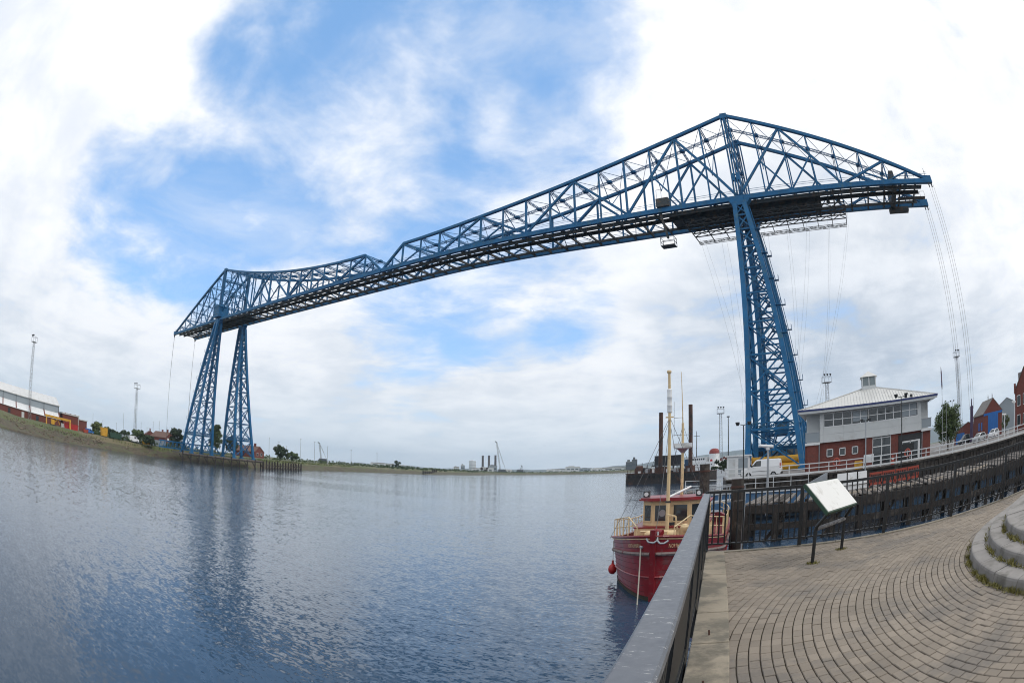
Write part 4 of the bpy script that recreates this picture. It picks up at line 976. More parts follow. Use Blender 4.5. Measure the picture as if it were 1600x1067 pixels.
# ---- kiosk, camera pole, lamps
def kiosk():
    T = thing('kiosk', 'white flat-roofed kiosk with grey shutter behind the van', 'kiosk', at(-11.15, 67, GZ), R(6))
    w = part('wall', T, MB().bx(-1.3, 1.3, -1, 1, 0, 2.4), WHITE); part('roof', T, MB().bx(-1.5, 1.5, -1.2, 1.2, 2.4, 2.56), WHITE); part('shutter', T, MB().bx(.05, 1.15, -1.04, -1.0, .4, 2.2), GREYC); part('door', T, MB().bx(-1.1, -.3, -1.03, -1.0, .05, 2.1), OFFW)
kiosk()
def lamp_post(az, D, h, label, head='double', m=STEEL, z=GZ, name='lamp_post', r=.06):
    T = thing(name, label, 'lamp post', at(az, D, z)); part('pole', T, MB().tube((0, 0, -.2), (0, 0, h), r*1.2, r*.8, 10), m, True)
    if head == 'double':
        for s in (-1, 1): part('lamp_head', T, MB().beam((s*.05, 0, h), (s*.42, 0, h+.05), .06).box((s*.42, 0, h+.05), (.3, .22, .2)), DARK)
    elif head == 'box': part('lamp_head', T, MB().box((0, 0, h+.1), (.7, .4, .28)), DARK)
    elif head == 'flood':
        for s in (-1, 1): part('flood_lamp', T, MB().beam((0, 0, h-.05), (s*.5, 0, h+.1), .06).lathe((s*.6, 0, h+.1), [(.12, -.15), (.22, .1), (.22, .18)], 10), DARK)
    elif head == 'cctv':
        a = part('camera_arm', T, MB().beam((0, 0, h-.1), (-.25, 0, h+.06), .06), m); part('camera_housing', T, MB().tube((-.62, 0, h+.22), (.38, 0, h+.10), .11, n=10), WHITE, True)
        part('bracket', T, MB().lathe((0, 0, h-.1), [(.14, 0), (.14, .15)], 10), WHITE)
    return T
lamp_post(-8.1, 40, 4.35, 'grey camera pole with white tubular camera before the van', 'cctv', STEEL, 2.4, 'camera_pole', .09)
lamp_post(2.6, 52, 4.35, 'grey lamp post with twin dark heads in front of the building', 'double', STEEL)
lamp_post(6.75, 53.5, 6.1, 'black lamp post with two floodlights at the building entrance', 'flood', BLACK)
lamp_post(-10.65, 56, 5.2, 'black lamp post with floodlights left of the near tower', 'flood', BLACK)
lamp_post(-12.2, 150, 13.6, 'slim black lamp post with box head beyond the quay', 'box', BLACK, GZ, 'lamp_post', .13)
lamp_post(18.75, 78, 2.9, 'short white camera post near the right end of the fence', 'cctv', WHITE, GZ, 'camera_post', .08)
lamp_post(19.85, 74, 4.0, 'taller white camera post beside the brick house', 'cctv', WHITE, GZ, 'camera_post', .08)
def light_tower(az, D, h, label, w=1.0, n=14, z=GZ, cams=True, group=None):
    T = thing('floodlight_mast', label, 'light mast', at(az, D, z), R(20), group); m = MB(); t = w*.6
    for i in (-1, 1):
        for j in (-1, 1): m.beam((i*w/2, j*w/2, 0), (i*t/2, j*t/2, h), (.075)*max(1, w*.85))
    S = part('lattice_shaft', T, m, STEEL); b = MB()
    for k in range(n):
        z0, z1 = h*k/n, h*(k+1)/n; u = lambda z: (w+(t-w)*z/h)/2
        for c0, c1 in (((-1, -1), (1, -1)), ((1, -1), (1, 1)), ((1, 1), (-1, 1)), ((-1, 1), (-1, -1))):
            s0, s1 = (c0, c1) if k % 2 else (c1, c0); b.beam((s0[0]*u(z0), s0[1]*u(z0), z0), (s1[0]*u(z1), s1[1]*u(z1), z1), .035*max(1, w)); b.beam((c0[0]*u(z1), c0[1]*u(z1), z1), (c1[0]*u(z1), c1[1]*u(z1), z1), .03*max(1, w))
    part('lacing', S, b, STEEL, kind='stuff'); p = part('head_platform', T, MB().box((0, 0, h+.1), (w*1.9, w*1.9, .15)), STEEL)
    rl = MB()
    for i in (-1, 1):
        for j in (-1, 1): rl.beam((i*w*.9, j*w*.9, h), (i*w*.9, j*w*.9, h+w*1.3), .07*max(1, w))
        rl.beam((-w*.9, i*w*.9, h+w*1.3), (w*.9, i*w*.9, h+w*1.3), .07*max(1, w)); rl.beam((i*w*.9, -w*.9, h+w*1.3), (i*w*.9, w*.9, h+w*1.3), .07*max(1, w))
    part('platform_rail', p, rl, STEEL)
    for i in range(3): part('flood_lamp', T, MB().lathe(((i-1)*w*.75, -w*.8, h+w*1.45), [(w*.12, 0), (w*.26, w*.3), (w*.24, w*.36)], 10), DARK)
    return T
light_tower(-12.97, 190, 18.0, 'lattice floodlight mast with ringed head right of the white ship', 1.2, 16)
light_tower(-1.62, 150, 20.2, 'floodlight mast rising behind the building roof', 1.2, 16)
T5 = light_tower(13.55, 140, 20.4, 'tall slim lattice camera mast behind the tree', .95, 20)
lamp_post(12.75, 135, 10.0, 'short grey pole with ornate lantern heads beside the lattice mast', 'flood', STEEL, GZ, 'lamp_post', .1)
# ---- visitor building
def visitor_building():
    X0, X1, Y0, Y1 = 13.4, 26.9, -38.6, -25.5; cx = 20.1
    T = thing('visitor_centre', 'two-storey red brick and grey clad building with white hipped roof and cupola', 'building', (-.6, 0, GZ))
    lo = part('brick_wall', T, MB().bx(11.6, 28.4, Y0+.35, Y1, -.2, 3.15), BRICK)
    for x0, x1 in ((11.8, 13.2), (19.15, 20.0), (22.55, 23.5)): part('brick_pier', lo, MB().bx(x0, x1, Y0+.12, Y0+.36, 0, 3.12), BRICK)
    up = part('upper_wall', T, MB().bx(X0, X1, Y0, Y1, 3.15, 6.35), OFFW)
    part('end_wall', T, MB().bx(11.7, X0-.002, Y0+1.9, Y1, 3.15, 6.35), OFFW); part('end_wall', T, MB().bx(X1+.002, 28.3, Y0+1.9, Y1, 3.15, 6.35), OFFW)
    # cladding panels, slightly proud
    xs = [X0, X0+.45, 16.3, 19.55, 22.2, 23.6, 26.45, X1]
    for a, b in zip(xs, xs[1:]):
        for z0, z1 in ((3.12, 3.95), (3.97, 4.72)): part('cladding_panel', up, MB().bx(a+.012, b-.012, Y0-.04, Y0+.01, z0, z1), OFFW)
    for a, b in ((X0, X0+.45), (26.45, X1)): part('cladding_panel', up, MB().bx(a+.012, b-.012, Y0-.04, Y0+.01, 4.74, 6.3), OFFW)
    # ribbon windows
    ws = [13.9, 15.05, 16.2, 17.35, 18.45, 19.5, 20.65, 21.75, 22.85, 23.95, 25.15, 26.4]
    for k, (a, b) in enumerate(zip(ws, ws[1:])):
        for j, (z0, z1) in enumerate(((4.80, 5.42), (5.50, 6.12))):
            w = part('window', up, MB().bx(a+.05, b-.05, Y0+.0, Y0-.012, z0, z1), GLASS)
        part('mullion', up, MB().bx(b-.05, b+.05, Y0-.07, Y0+.01, 4.74, 6.2), WHITE)
    for z in (4.74, 5.46, 6.18): part('transom', up, MB().bx(13.86, 26.44, Y0-.06, Y0+.01, z-.04, z+.04), WHITE)
    part('blind', up, MB().bx(17.5, 19.3, Y0-.016, Y0-.013, 5.0, 6.0), GREYC); part('blind', up, MB().bx(24.1, 26.2, Y0-.016, Y0-.013, 4.85, 6.1), GREYC)
    # balconies at both ends
    for xa, xb in ((11.6, X0-.01), (X1+.01, 28.5)):
        s = part('balcony_slab', T, MB().bx(xa, xb, Y0-.05, Y0+1.9, 2.95, 3.22), WHITE); part('balcony_glass', s, MB().bx(xa+.05, xb-.05, Y0, Y0+.03, 3.3, 4.25), GREYC); part('balcony_rail', s, MB().bx(xa, xb, Y0-.03, Y0+.05, 4.25, 4.32), STEEL)
    for x in (13.3, 19.1, 27.05): part('drain_pipe', lo, MB().tube((x, Y0+.05, 0), (x, Y0+.05, 3.1), .05, n=8), GREYC)
    # ground floor openings
    for x in (14.6, 16.15, 17.75):
        w = part('window', lo, MB().bx(x-.33, x+.33, Y0+.32, Y0+.34, 1.65, 2.32), GLASS); f = MB()
        for a in ((x-.4, x-.31, 1.56, 2.4), (x+.31, x+.4, 1.56, 2.4), (x-.4, x+.4, 1.56, 1.65), (x-.4, x+.4, 2.32, 2.41)): f.bx(a[0], a[1], Y0+.27, Y0+.36, a[2], a[3])
        part('window_frame', w, f, WHITE)
    gl = part('glazed_bay', lo, MB().bx(20.02, 22.53, Y0+.3, Y0+.33, 0, 3.1), GLASS)
    f = MB()
    for x in (20.06, 21.27, 22.49): f.bx(x-.05, x+.05, Y0+.24, Y0+.31, 0, 3.1)
    for z in (.05, 1.05, 2.05, 2.95): f.bx(20.02, 22.53, Y0+.235, Y0+.305, z-.05, z+.05)
    part('glazing_bars', gl, f, WHITE)
    part('recess_shade_sheet', lo, MB().bx(23.6, 27.0, Y0+.31, Y0+.345, 0, 2.9), DARK)  # flat dark sheet on the brickwork, painted shade for the recessed entrance
    e = part('entrance_window', lo, MB().bx(24.1, 26.6, Y0+.26, Y0+.3, .5, 2.05), GLASS); f = MB()
    for x in (24.1, 25.3, 26.5): f.bx(x-.06, x+.06, Y0+.2, Y0+.27, .3, 2.15)
    f.bx(24.05, 26.65, Y0+.2, Y0+.27, 2.05, 2.2).bx(26.5, 26.75, Y0+.1, Y0+.3, 0, 2.2); part('entrance_frame', e, f, WHITE)
    # roof: broad hip with standing seams, blue edge, cupola
    ex0, ex1, ey0, ey1, ez, ry0, ry1, rz_ = 10.9, 29.3, Y0-1.0, Y1+1.2, 6.62, -32.6, -31.4, 9.0
    rb = MB(); rb.add([(ex0, ey0, ez), (ex1, ey0, ez), (ex1, ey1, ez), (ex0, ey1, ez), (cx-.9, ry0, rz_), (cx+.9, ry0, rz_), (cx+.9, ry1, rz_), (cx-.9, ry1, rz_)], [(0, 1, 5, 4), (1, 2, 6, 5), (2, 3, 7, 6), (3, 0, 4, 7), (4, 5, 6, 7)])
    rf = part('roof', T, rb, ROOFW); part('soffit', rf, MB().add([(ex0, ey0, ez-.25), (ex1, ey0, ez-.25), (ex1-.6, ey0+.9, ez-.42), (ex0+.6, ey0+.9, ez-.42), (ex0, ey1, ez-.25), (ex1, ey1, ez-.25)], [(0, 1, 2, 3), (0, 3, 4), (1, 5, 2)]), OFFW)
    part('eaves_fascia', rf, MB().bx(ex0, ex1, ey0-.06, ey0, ez-.12, ez+.06).bx(ex1, ex1+.06, ey0, ey1, ez-.12, ez+.06).bx(ex0-.06, ex0, ey0, ey1, ez-.12, ez+.06), mat('dark_blue_trim', (.02, .035, .15), .5)); part('eaves_board', rf, MB().bx(ex0+.02, ex1-.02, ey0+.01, ey0+.08, ez-.36, ez-.125), OFFW)
    sm = MB()
    for i in range(47):
        x = ex0+(ex1-ex0)*(i+.5)/47; t = min(1, (x-ex0)/(cx-.9-ex0)) if x < cx else min(1, (ex1-x)/(ex1-cx-.9)); y = ey0+(ry0-ey0)*t; z = ez+(rz_-ez)*t; sm.beam((x, ey0, ez+.035), (x, y, z+.035), .05, .07)
    part('roof_seams', rf, sm, ROOFW, kind='stuff')
    for a, b in (((ex0, ey0), (cx-.9, ry0)), ((ex1, ey0), (cx+.9, ry0))): part('hip_capping', rf, MB().beam((*a, ez+.05), (*b, rz_+.05), .22, .08), ROOFW)
    c = part('cupola', rf, MB().bx(cx-1.0, cx+1.0, -33, -31, rz_-.5, rz_+.25), OFFW)
    for x in (cx-.93, cx, cx+.93):
        for y in (-32.95, -31.05): bar('cupola_post', c, (x, y, rz_+.2), (x, y, rz_+1.3), .14, .14, OFFW)
    part('cupola_glass', c, MB().bx(cx-.9, cx+.9, -32.9, -31.1, rz_+.25, rz_+1.25), mat('cupola_pane', (.2, .24, .25), .12))
    part('cupola_roof', c, MB().add([(cx-1.2, -33.2, rz_+1.28), (cx+1.2, -33.2, rz_+1.28), (cx+1.2, -30.8, rz_+1.28), (cx-1.2, -30.8, rz_+1.28), (cx, -32, rz_+2.05)], [(0, 1, 4), (1, 2, 4), (2, 3, 4), (3, 0, 4), (3, 2, 1, 0)]), ROOFW)
    for x in (24.6, 25.4): part('eaves_floodlight', rf, MB().box((x, ey0+.5, ez+.3), (.35, .3, .3)), DARK)
visitor_building()
T = thing('flagpole', 'thin white flagpole with a furled dark flag at the roof corner', 'flagpole', at(11.6, 63.5, GZ)); part('pole', T, MB().tube((0, 0, 0), (0, 0, 9.4), .035, .025, 8), STEEL); part('flag', T, MB().lathe((.03, 0, 7.0), [(.05, 0), (.1, .4), (.07, 1.2), (.09, 1.8), (.03, 2.3)], 8), mat('furled_flag', (.09, .03, .06), .8, 0, .5, 3, (.02, .03, .12), .4, 3))
T = thing('yard_pole', 'thin pale pole with a bracket right of the flagpole', 'pole', at(12.05, 66, GZ)); part('shaft', T, MB().tube((0, 0, 0), (0, 0, 5.6), .03, n=8), STEEL); part('bracket', T, MB().beam((0, 0, 2.4), (-.8, 0, 2.4), .07), WHITE)
tree('broadleaf_tree', 'leafy green tree standing right of the white-roofed building', at(12.3, 86, GZ), 7.3, 3.0, LEAF, 6500, .19, 21, .1)
# ---- street things in front of the building
def life_ring(loc, label):
    T = thing('life_ring', label, 'life ring', loc); m = MB(); n = 20
    ring = [(.36*math.cos(2*math.pi*i/n), 0, .36*math.sin(2*math.pi*i/n)) for i in range(n+1)]; m.path(ring, .085, 8); part('ring', T, m, ORANGE, True); part('stand', T, MB().beam((0, .12, -1.0), (0, .12, .3), .07), WHITE)
life_ring((14.85, -44.05, GZ+.95), 'orange life ring on the fence left of the yellow bin'); life_ring((23.5, -44.05, GZ+.95), 'orange life ring on the fence right of the building entrance')
T = thing('grit_bin', 'yellow grit bin standing against the white fence', 'bin', (17.4, -43.6, GZ)); part('body', T, MB().prism([(-.4, 0), (.4, 0), (.5, .62), (-.5, .62)], 'y', -.35, .35), YELLOW); part('lid', T, MB().prism([(-.54, .62), (.54, .62), (.4, .86), (-.4, .86)], 'y', -.39, .39), YELLOW)
T = thing('notice_board', 'white notice board on the fence beside the yellow bin', 'sign', (18.6, -44.0, GZ)); part('panel', T, MB().bx(-.6, .6, -.03, .03, .55, 1.35), WHITE); part('post', T, MB().bx(-.55, -.48, -.03, .03, -.1, .55), STEEL); part('post', T, MB().bx(.48, .55, -.03, .03, -.1, .55), STEEL)
for k, (x, y, z) in enumerate(((21.6, -43.8, GZ),)):
    T = thing('traffic_cone', 'orange traffic cone standing by the fence before the entrance', 'cone', (x, y, z)); part('cone', T, MB().lathe((0, 0, 0), [(.2, .04), (.05, .95)], 14), ORANGE, True); part('base', T, MB().bx(-.26, .26, -.26, .26, 0, .05), ORANGE); part('reflective_band', T, MB().lathe((0, 0, 0), [(.135, .5), (.1, .7)], 14), WHITE, True)
for k in range(4):
    x = 18.4+k*1.22; T = thing('barrier_panel', ('orange plastic barrier panel on the staging, leftmost of four', 'orange plastic barrier panel on the staging, second from left of four', 'orange plastic barrier panel on the staging, third from left of four', 'orange plastic barrier panel on the staging, rightmost of four')[k], 'barrier', (x, -58.6+.1*k, 3.27), R(3*k), 'orange barriers on the staging')
    f = MB().bx(-.58, .58, -.03, .03, .9, 1.05).bx(-.58, .58, -.03, .03, .12, .3).bx(-.58, -.5, -.03, .03, 0, .95).bx(.5, .58, -.03, .03, 0, .95); part('frame', T, f, ORANGE)
    for i in range(5): bar('slat', T, (-.36+i*.18, 0, .25), (-.36+i*.18, 0, .95), .05, .04, ORANGE)
    part('foot', T, MB().bx(-.5, -.3, -.3, .3, 0, .1), DARK); part('foot', T, MB().bx(.3, .5, -.3, .3, 0, .1), DARK)
for k in range(3):
    T = thing('leaning_board', ('white sheet panel leaning on the staging, left of three', 'white sheet panel leaning on the staging, middle of three', 'white sheet panel leaning on the staging, right of three')[k], 'panel', (15.4+k*.92, -58.6+.05*k, 3.27), R(4+3*k), 'white panels on the staging'); part('sheet', T, MB().add([(-.4, 0, 0), (.4, 0, 0), (.4, .3, 1.25), (-.4, .3, 1.25), (-.4, .05, 0), (.4, .05, 0), (.4, .35, 1.25), (-.4, .35, 1.25)], [(0, 1, 2, 3), (7, 6, 5, 4), (0, 4, 5, 1), (3, 2, 6, 7), (0, 3, 7, 4), (1, 5, 6, 2)]), WHITE); part('batten', T, MB().beam((-.4, -.02, .62-.3), (.4, -.02, .62-.3), .06), PLANK)
# dark sign boards at the entrance
T = thing('entrance_board', 'black display board on posts before the building entrance', 'sign', (23.9, -41.3, GZ)); part('panel', T, MB().bx(-.9, .9, -.05, .05, .5, 1.9), BLACK); part('post', T, MB().bx(-.8, -.7, -.05, .05, 0, .5), BLACK); part('post', T, MB().bx(.7, .8, -.05, .05, 0, .5), BLACK)
# ---- yellow pipes stacked behind the tower foot
for k, (y, z) in enumerate(((-6.0, .65), (-4.6, .65), (-5.3, 1.86))):
    T = thing('yellow_pipe', ('yellow steel pipe behind the tower foot, front of the lower pair', 'yellow steel pipe behind the tower foot, rear of the lower pair', 'yellow steel pipe behind the tower foot, topmost of the stack')[k], 'pipe', (4.0, y, GZ+z), 0, 'yellow pipes by the tower')
    part('barrel', T, MB().tube((-4.5, 0, 0), (4.5, 0, 0), .64, n=20), YELLOW, True)
    for s in (-4.45, 4.45): part('flange', T, MB().tube((s-.08, 0, 0), (s+.08, 0, 0), .74, n=20), YELLOW, True)
# ---- hut, houses and sheds to the right
def gable_house(name, label, loc, rz, w, d, h, rh, wall, roof, opens=(), chim=0, cat='building', finials=False):
    T = thing(name, label, cat, loc, rz); g_ = MB(); g_.prism([(-w/2, 0), (w/2, 0), (w/2, h), (0, h+rh), (-w/2, h)], 'y', 0, d); W = part('wall', T, g_, wall)
    rf = MB(); o = .25; t = .14
    for s in (-1, 1): rf.prism([(s*(w/2+o), h-rh*o/(w/2)), (0, h+rh), (0, h+rh+t), (s*(w/2+o), h-rh*o/(w/2)+t)], 'y', -.06 if finials else -.2, d+.2)
    RF = part('roof', T, rf, roof)
    for (x0, x1, z0, z1, m, nm) in opens:
        p_ = part(nm, W, MB().bx(x0, x1, -.06, -.01, z0, z1), m)
        if nm == 'window': part('frame', p_, MB().bx(x0-.08, x1+.08, -.09, -.02, z0-.1, z0).bx(x0-.08, x1+.08, -.09, -.02, z1, z1+.1).bx(x0-.08, x0, -.09, -.02, z0, z1).bx(x1, x1+.08, -.09, -.02, z0, z1), WHITE)
    for k in range(chim): part('chimney', RF, MB().box((0, d*(.2+.6*k), h+rh+.5), (.7, .9, 1.4)).box((0, d*(.2+.6*k), h+rh+1.25), (.85, 1.05, .15)), wall)
    if finials:
        for y in (.6, d*.45): part('finial', RF, MB().lathe((0, y, h+rh), [(.22, 0), (.14, .4), (.2, .55), (.04, 1.1), (.01, 1.3)], 8), STEEL)
    return T
H = gable_house('winding_hut', 'small red brick gabled hut with tall bright blue doors', at(17.45, 118, GZ), R(4), 7.0, 9.0, 5.0, 2.7, BRICK, SLATE, ((-1.9, 1.9, .6, 4.5, BLUEB, 'door'), (-3.5, 3.5, 4.5, 4.95, BLUEB, 'lintel')), 0, 'hut', True)
for i in range(1, 5): part('door_board_joint', H, MB().bx(-1.9+i*.76-.02, -1.9+i*.76+.02, -.075, -.06, .6, 4.5), DARK)
for k, y in enumerate((1.6, 3.8)): part('side_window', H, MB().bx(-3.54, -3.5, y-.5, y+.5, 1.8, 3.4), BLUEB)
gable_house('brick_annex', 'low red brick annex with grey roof and blue gate behind the tree', at(14.6, 126, GZ), R(-20), 9, 7, 2.6, 1.7, BRICK, SLATE, ((-4.0, -1.2, .1, 2.3, BLUEB, 'gate'), (2.2, 4.2, .1, 2.4, BLUEB, 'gate')))
Hs = gable_house('brick_house', 'tall red brick house with stepped gable at the right edge', at(21.0, 96, GZ), R(-60), 7.5, 9, 6.8, 3.3, BRICK, SLATE, ((-2.9, -1.8, 1.0, 2.6, GLASS, 'window'), (-.6, .6, 1.0, 2.6, GLASS, 'window'), (1.8, 2.9, 1.0, 2.6, GLASS, 'window'), (-2.9, -1.8, 4.2, 5.8, GLASS, 'window'), (-.6, .6, 4.2, 5.8, GLASS, 'window'), (1.8, 2.9, 4.2, 5.8, GLASS, 'window')), 2)
for y in (1.6, 4.5): part('bay_window', Hs, MB().bx(-4.2, -3.75, y-.8, y+.8, .6, 5.6), WHITE); part('bay_pane', Hs, MB().bx(-4.24, -4.2, y-.65, y+.65, 1.2, 2.7), GLASS); part('bay_pane', Hs, MB().bx(-4.24, -4.2, y-.65, y+.65, 3.6, 5.1), GLASS)
part('dormer', Hs, MB().bx(-3.0, -1.8, 1.0, 2.6, 7.4, 9.6), mat('grey_dormer', (.2, .19, .185), .7)); part('parapet', Hs, MB().bx(-3.9, -3.4, -.3, .1, 6.3, 8.0), BRICK)
gable_house('grey_warehouse', 'long grey roofed warehouse behind the red hut', at(19.0, 165, GZ), R(-30), 16, 30, 6.0, 3.2, GREYC, mat('grey_sheet_roof', (.30, .30, .30), .6))
tree('small_tree', 'small yellowish tree between the hut and the brick house', at(18.85, 108, GZ), 4.2, 1.5, LEAFY, 900, .16, 33, .15)
# ---- moored barge and the ships beyond
def barge():
    a = at(-22.2, 201); c = at(-14.6, 190); ang = math.atan2(c[1]-a[1], c[0]-a[0]); L = math.hypot(c[0]-a[0], c[1]-a[1])
    T = thing('jack_up_barge', 'rust-streaked dark barge moored beyond the bridge with two tall brown spud legs', 'barge', (a[0], a[1], 0), ang)
    part('hull', T, MB().prism([(0, -1), (0.2, 4.2), (L, 4.2), (L, -1)], 'y', 0, 14), HULLD); part('deck', T, MB().bx(-.1, L+.1, -.1, 14.1, 4.2, 4.45), RUST)
    for i in range(22): bar('deck_stanchion', T, (.5+i*L/22, .2, 4.4), (.5+i*L/22, .2, 5.6), .12, .12, RUST)
    bar('deck_rail', T, (.3, .2, 5.6), (L-.3, .2, 5.6), .1, .1, RUST)
    for i in range(14): part('tyre_fender', T, MB().tube((1.2+i*1.85, -.2, 3.3), (1.2+i*1.85, -.0, 3.3), .5, n=10), RUBBER)
    for x, top, yy in ((L*.39, 24.6, 4), (L*.776, 26.4, 4)):
        l = part('spud_leg', T, MB().tube((x, yy, 2), (x, yy, top), .72, n=14), RUST, True); part('leg_collar', l, MB().bx(x-1.3, x+1.3, yy-1.3, yy+1.3, 4.45, 6.4), RUST)
    f = part('deck_screen', T, MB().bx(L*.25, L*.6, 8, 9, 7.0, 10.2), mat('dark_sheet', (.02, .024, .03), .6)); part('screen_base', f, MB().bx(L*.22, L*.63, 7.5, 9.5, 6.6, 6.98), DARK)
    for x in (L*.26, L*.38, L*.5, L*.59): bar('screen_leg', f, (x, 8.5, 4.4), (x, 8.5, 6.8), .35, .35, DARK)
    for x in [L*(.25+.05*i) for i in range(1, 7)]: part('screen_panel_joint', f, MB().bx(x-.06, x+.06, 7.94, 7.99, 7.1, 10.1), DARK)
    part('blue_container', T, MB().bx(L*.67, L*.74, 6.5, 9, 4.45, 8.4), mat('container_blue', (.02, .07, .15), .6)); part('deck_winch', T, MB().bx(2, 4.5, 3, 5, 4.45, 6.2).tube((2.2, 4, 6.2), (4.3, 4, 6.2), .8, n=12), RUST)
    g_ = random.Random(2)
    for k in range(16): x = 2.6+k*1.3; h = g_.uniform(.6, 2.0); part('deck_gear', T, MB().bx(x-.5, x+.45, 2+g_.uniform(0, 3), 5.2, 4.45, 4.45+h), (RUST, WHITE, DARK, STEEL)[k % 4])
    for x in (1.2, 3.3, 5.4): bar('light_pole', T, (x, 6, 4.4), (x, 6, 8.0 if x < 5 else 7.2), .14, .14, DARK)
barge()
def ship():
    b = at(-14.4, 300); T = thing('white_ship', 'white ship with red-topped funnel lying beyond the quay', 'ship', (b[0], b[1], 0), R(-20))
    part('hull', T, MB().prism([(-26, -1), (-27, 5.0), (27, 5.4), (25, -1)], 'y', -5, 5), WHITE); s = part('superstructure', T, MB().bx(-14, 8, -4, 4, 5, 8.2).bx(-11, 2, -3.5, 3.5, 8.2, 10.6), WHITE)
    for i in range(9): part('window', s, MB().bx(-10.6+i*1.35, -9.7+i*1.35, -3.56, -3.5, 9.1, 10.0), GLASS)
    for i in range(12): part('porthole', s, MB().tube((-13+i*1.7, -4.06, 6.7), (-13+i*1.7, -4.0, 6.7), .35, n=10), GLASS)
    f = part('funnel', T, MB().lathe((5, 0, 5), [(3.1, 0), (2.9, 5.5), (2.8, 7.0)], 18), WHITE, True); part('funnel_top', f, MB().lathe((5, 0, 12), [(2.85, 0), (2.7, 1.2), (2.0, 2.2), (.8, 2.6)], 18), mat('funnel_red', (.22, .03, .025), .6), True); part('funnel_badge', f, MB().tube((5, -3.1, 8.6), (5, -2.7, 8.6), .7, n=12), REDB)
    m = part('mast', T, MB().tube((-6.4, 0, 10.6), (-6.4, 0, 24), .25, .15, 8), DARK, True); part('yard', m, MB().beam((-8.4, 0, 21.5), (-4.4, 0, 21.5), .2), DARK)
    for x in (-18, -21, 12, 16): part('davit', T, MB().beam((x, -4, 5), (x+1.5, -4, 9), .4).beam((x+1.5, -4, 9), (x+3.5, -4, 7.5), .35), WHITE)
    part('deck_rail', T, MB().beam((-26, -4.8, 6.3), (26, -4.8, 6.6), .12).beam((-26, -4.8, 5.8), (26, -4.8, 6.1), .1), WHITE)
ship()
g = random.Random(5)
for k in range(9):                                     # low sheds and stores on the far quay
    az = -13.4+k*.42; D = 330+g.uniform(-20, 60); w = g.uniform(5, 11); hh = g.uniform(2.6, 5.0)
    gable_house('quay_shed', ('white', 'grey', 'brick red', 'pale')[k % 4]+' low shed on the far quay, '+('first', 'second', 'third', 'fourth', 'fifth', 'sixth', 'seventh', 'eighth', 'ninth')[k]+' to the right of the white ship', at(az, D, GZ), R(-10), w, 8, hh, 1.2, (WHITE, GREYC, BRICK, OFFW)[k % 4], (ROOFW, SLATE, TILE, ROOFW)[(k*3) % 4], ((-w*.3, -w*.1, .1, 2.0, DARK, 'door'), (w*.1, w*.3, 1, 2, GLASS, 'window')))
for k, (az, D, h, r) in enumerate(((-12.35, 120, 3.0, 3.2), (-11.9, 112, 2.6, 2.8), (-12.9, 135, 2.4, 3.0))):
    tree('quay_bush', ('dark scrubby bush on the quay left of the kiosk', 'dark scrubby bush close behind the kiosk', 'low scrubby bush below the floodlight mast')[k], at(az, D, GZ), h, r, LEAFD, 900, .25, 60+k, .05)

# ------------------------------------------------------------------ far bank: sheds, masts, houses, trees, works
FZ = 4.75
def long_shed():
    T = thing('industrial_shed', 'long grey and white industrial shed with red base at the left edge', 'shed', (-214, -65, FZ))
    y0, y1 = -110, 0
    w = part('upper_wall', T, MB().bx(-30, 0, y0, y1, 0, 8.2), GREYC); part('roof', T, MB().prism([(.5, 8.1), (-15, 11.6), (-30.5, 8.1), (-30.5, 8.3), (-15, 11.9), (.5, 8.35)], 'y', y0-.5, y1+.5), ROOFW)
    part('gable', w, MB().prism([(0, 8.1), (-15, 11.6), (-30, 8.1)], 'y', y1-.3, y1+.02), GREYC)
    b = part('base_wall', T, MB().bx(.01, 6, y0, y1+.2, -.5, 3.0), BRICK)
    lt = part('lean_to_roof', T, MB().prism([(0.05, 5.4), (6.4, 3.0), (6.4, 2.85), (0.05, 5.2)], 'y', y0-.2, y1+.4), WHITE)
    for i in range(12):
        y = y1-i*9.0; part('roof_divider', lt, MB().beam((.06, y, 5.45), (6.45, y, 3.05), .7, .12), BRICK); part('wall_joint', w, MB().bx(.0, .12, y-.12, y+.12, 5.4, 8.1), DARK)
        part('base_door', b, MB().bx(6.0, 6.06, y-5.5, y-3.8, 0, 2.2), (DARK, GLASS, OFFW)[i % 3])
    for i in range(36): part('roof_rib', T, MB().beam((.5, y1-i*3.0, 8.42), (-15, y1-i*3.0, 11.97), .18, .1), ROOFW)
long_shed()
T = thing('brick_store', 'low red brick store with pale roof edge right of the long shed', 'building', (-210, -63, FZ)); w = part('wall', T, MB().bx(-14, 0, 0, 9, -.3, 5.6).bx(-14, 0, 9.01, 13.5, -.3, 4.6), BRICK); part('roof', T, MB().bx(-14.3, .4, -.2, 9.2, 5.6, 6.2).bx(-14.3, .3, 9.21, 13.8, 4.6, 5.0), ROOFW)
for y in (1.2, 4, 6.8): part('roof_hatch', T, MB().bx(-2.2, .45, y-.2, y+.2, 5.9, 6.25), BRICK)
part('door', w, MB().bx(0, .05, 2, 5.5, 0, 3.0), mat('red_shutter', (.25, .03, .02), .6)); part('drain_pipe', w, MB().bx(.01, .15, 8.6, 8.8, 0, 5.5), WHITE)
T = thing('gantry_frame', 'yellow steel gantry frame standing on the far bank before the shed', 'gantry', (-197, -74.5, FZ-.3)); 
for y in (0, 13.0):
    for x in (-1.6, 1.6): bar('leg', T, (x, y, -.4), (x*.4, y, 3.4), .38, .38, YELLOW)
bar('girder', T, (-.2, -.6, 3.6), (-.2, 13.6, 3.6), .5, .8, YELLOW)
for k in range(6): bar('girder_web', T, (.1, .5+k*2.2, 3.25), (.1, 1.6+k*2.2, 3.95), .12, .3, YELLOW)
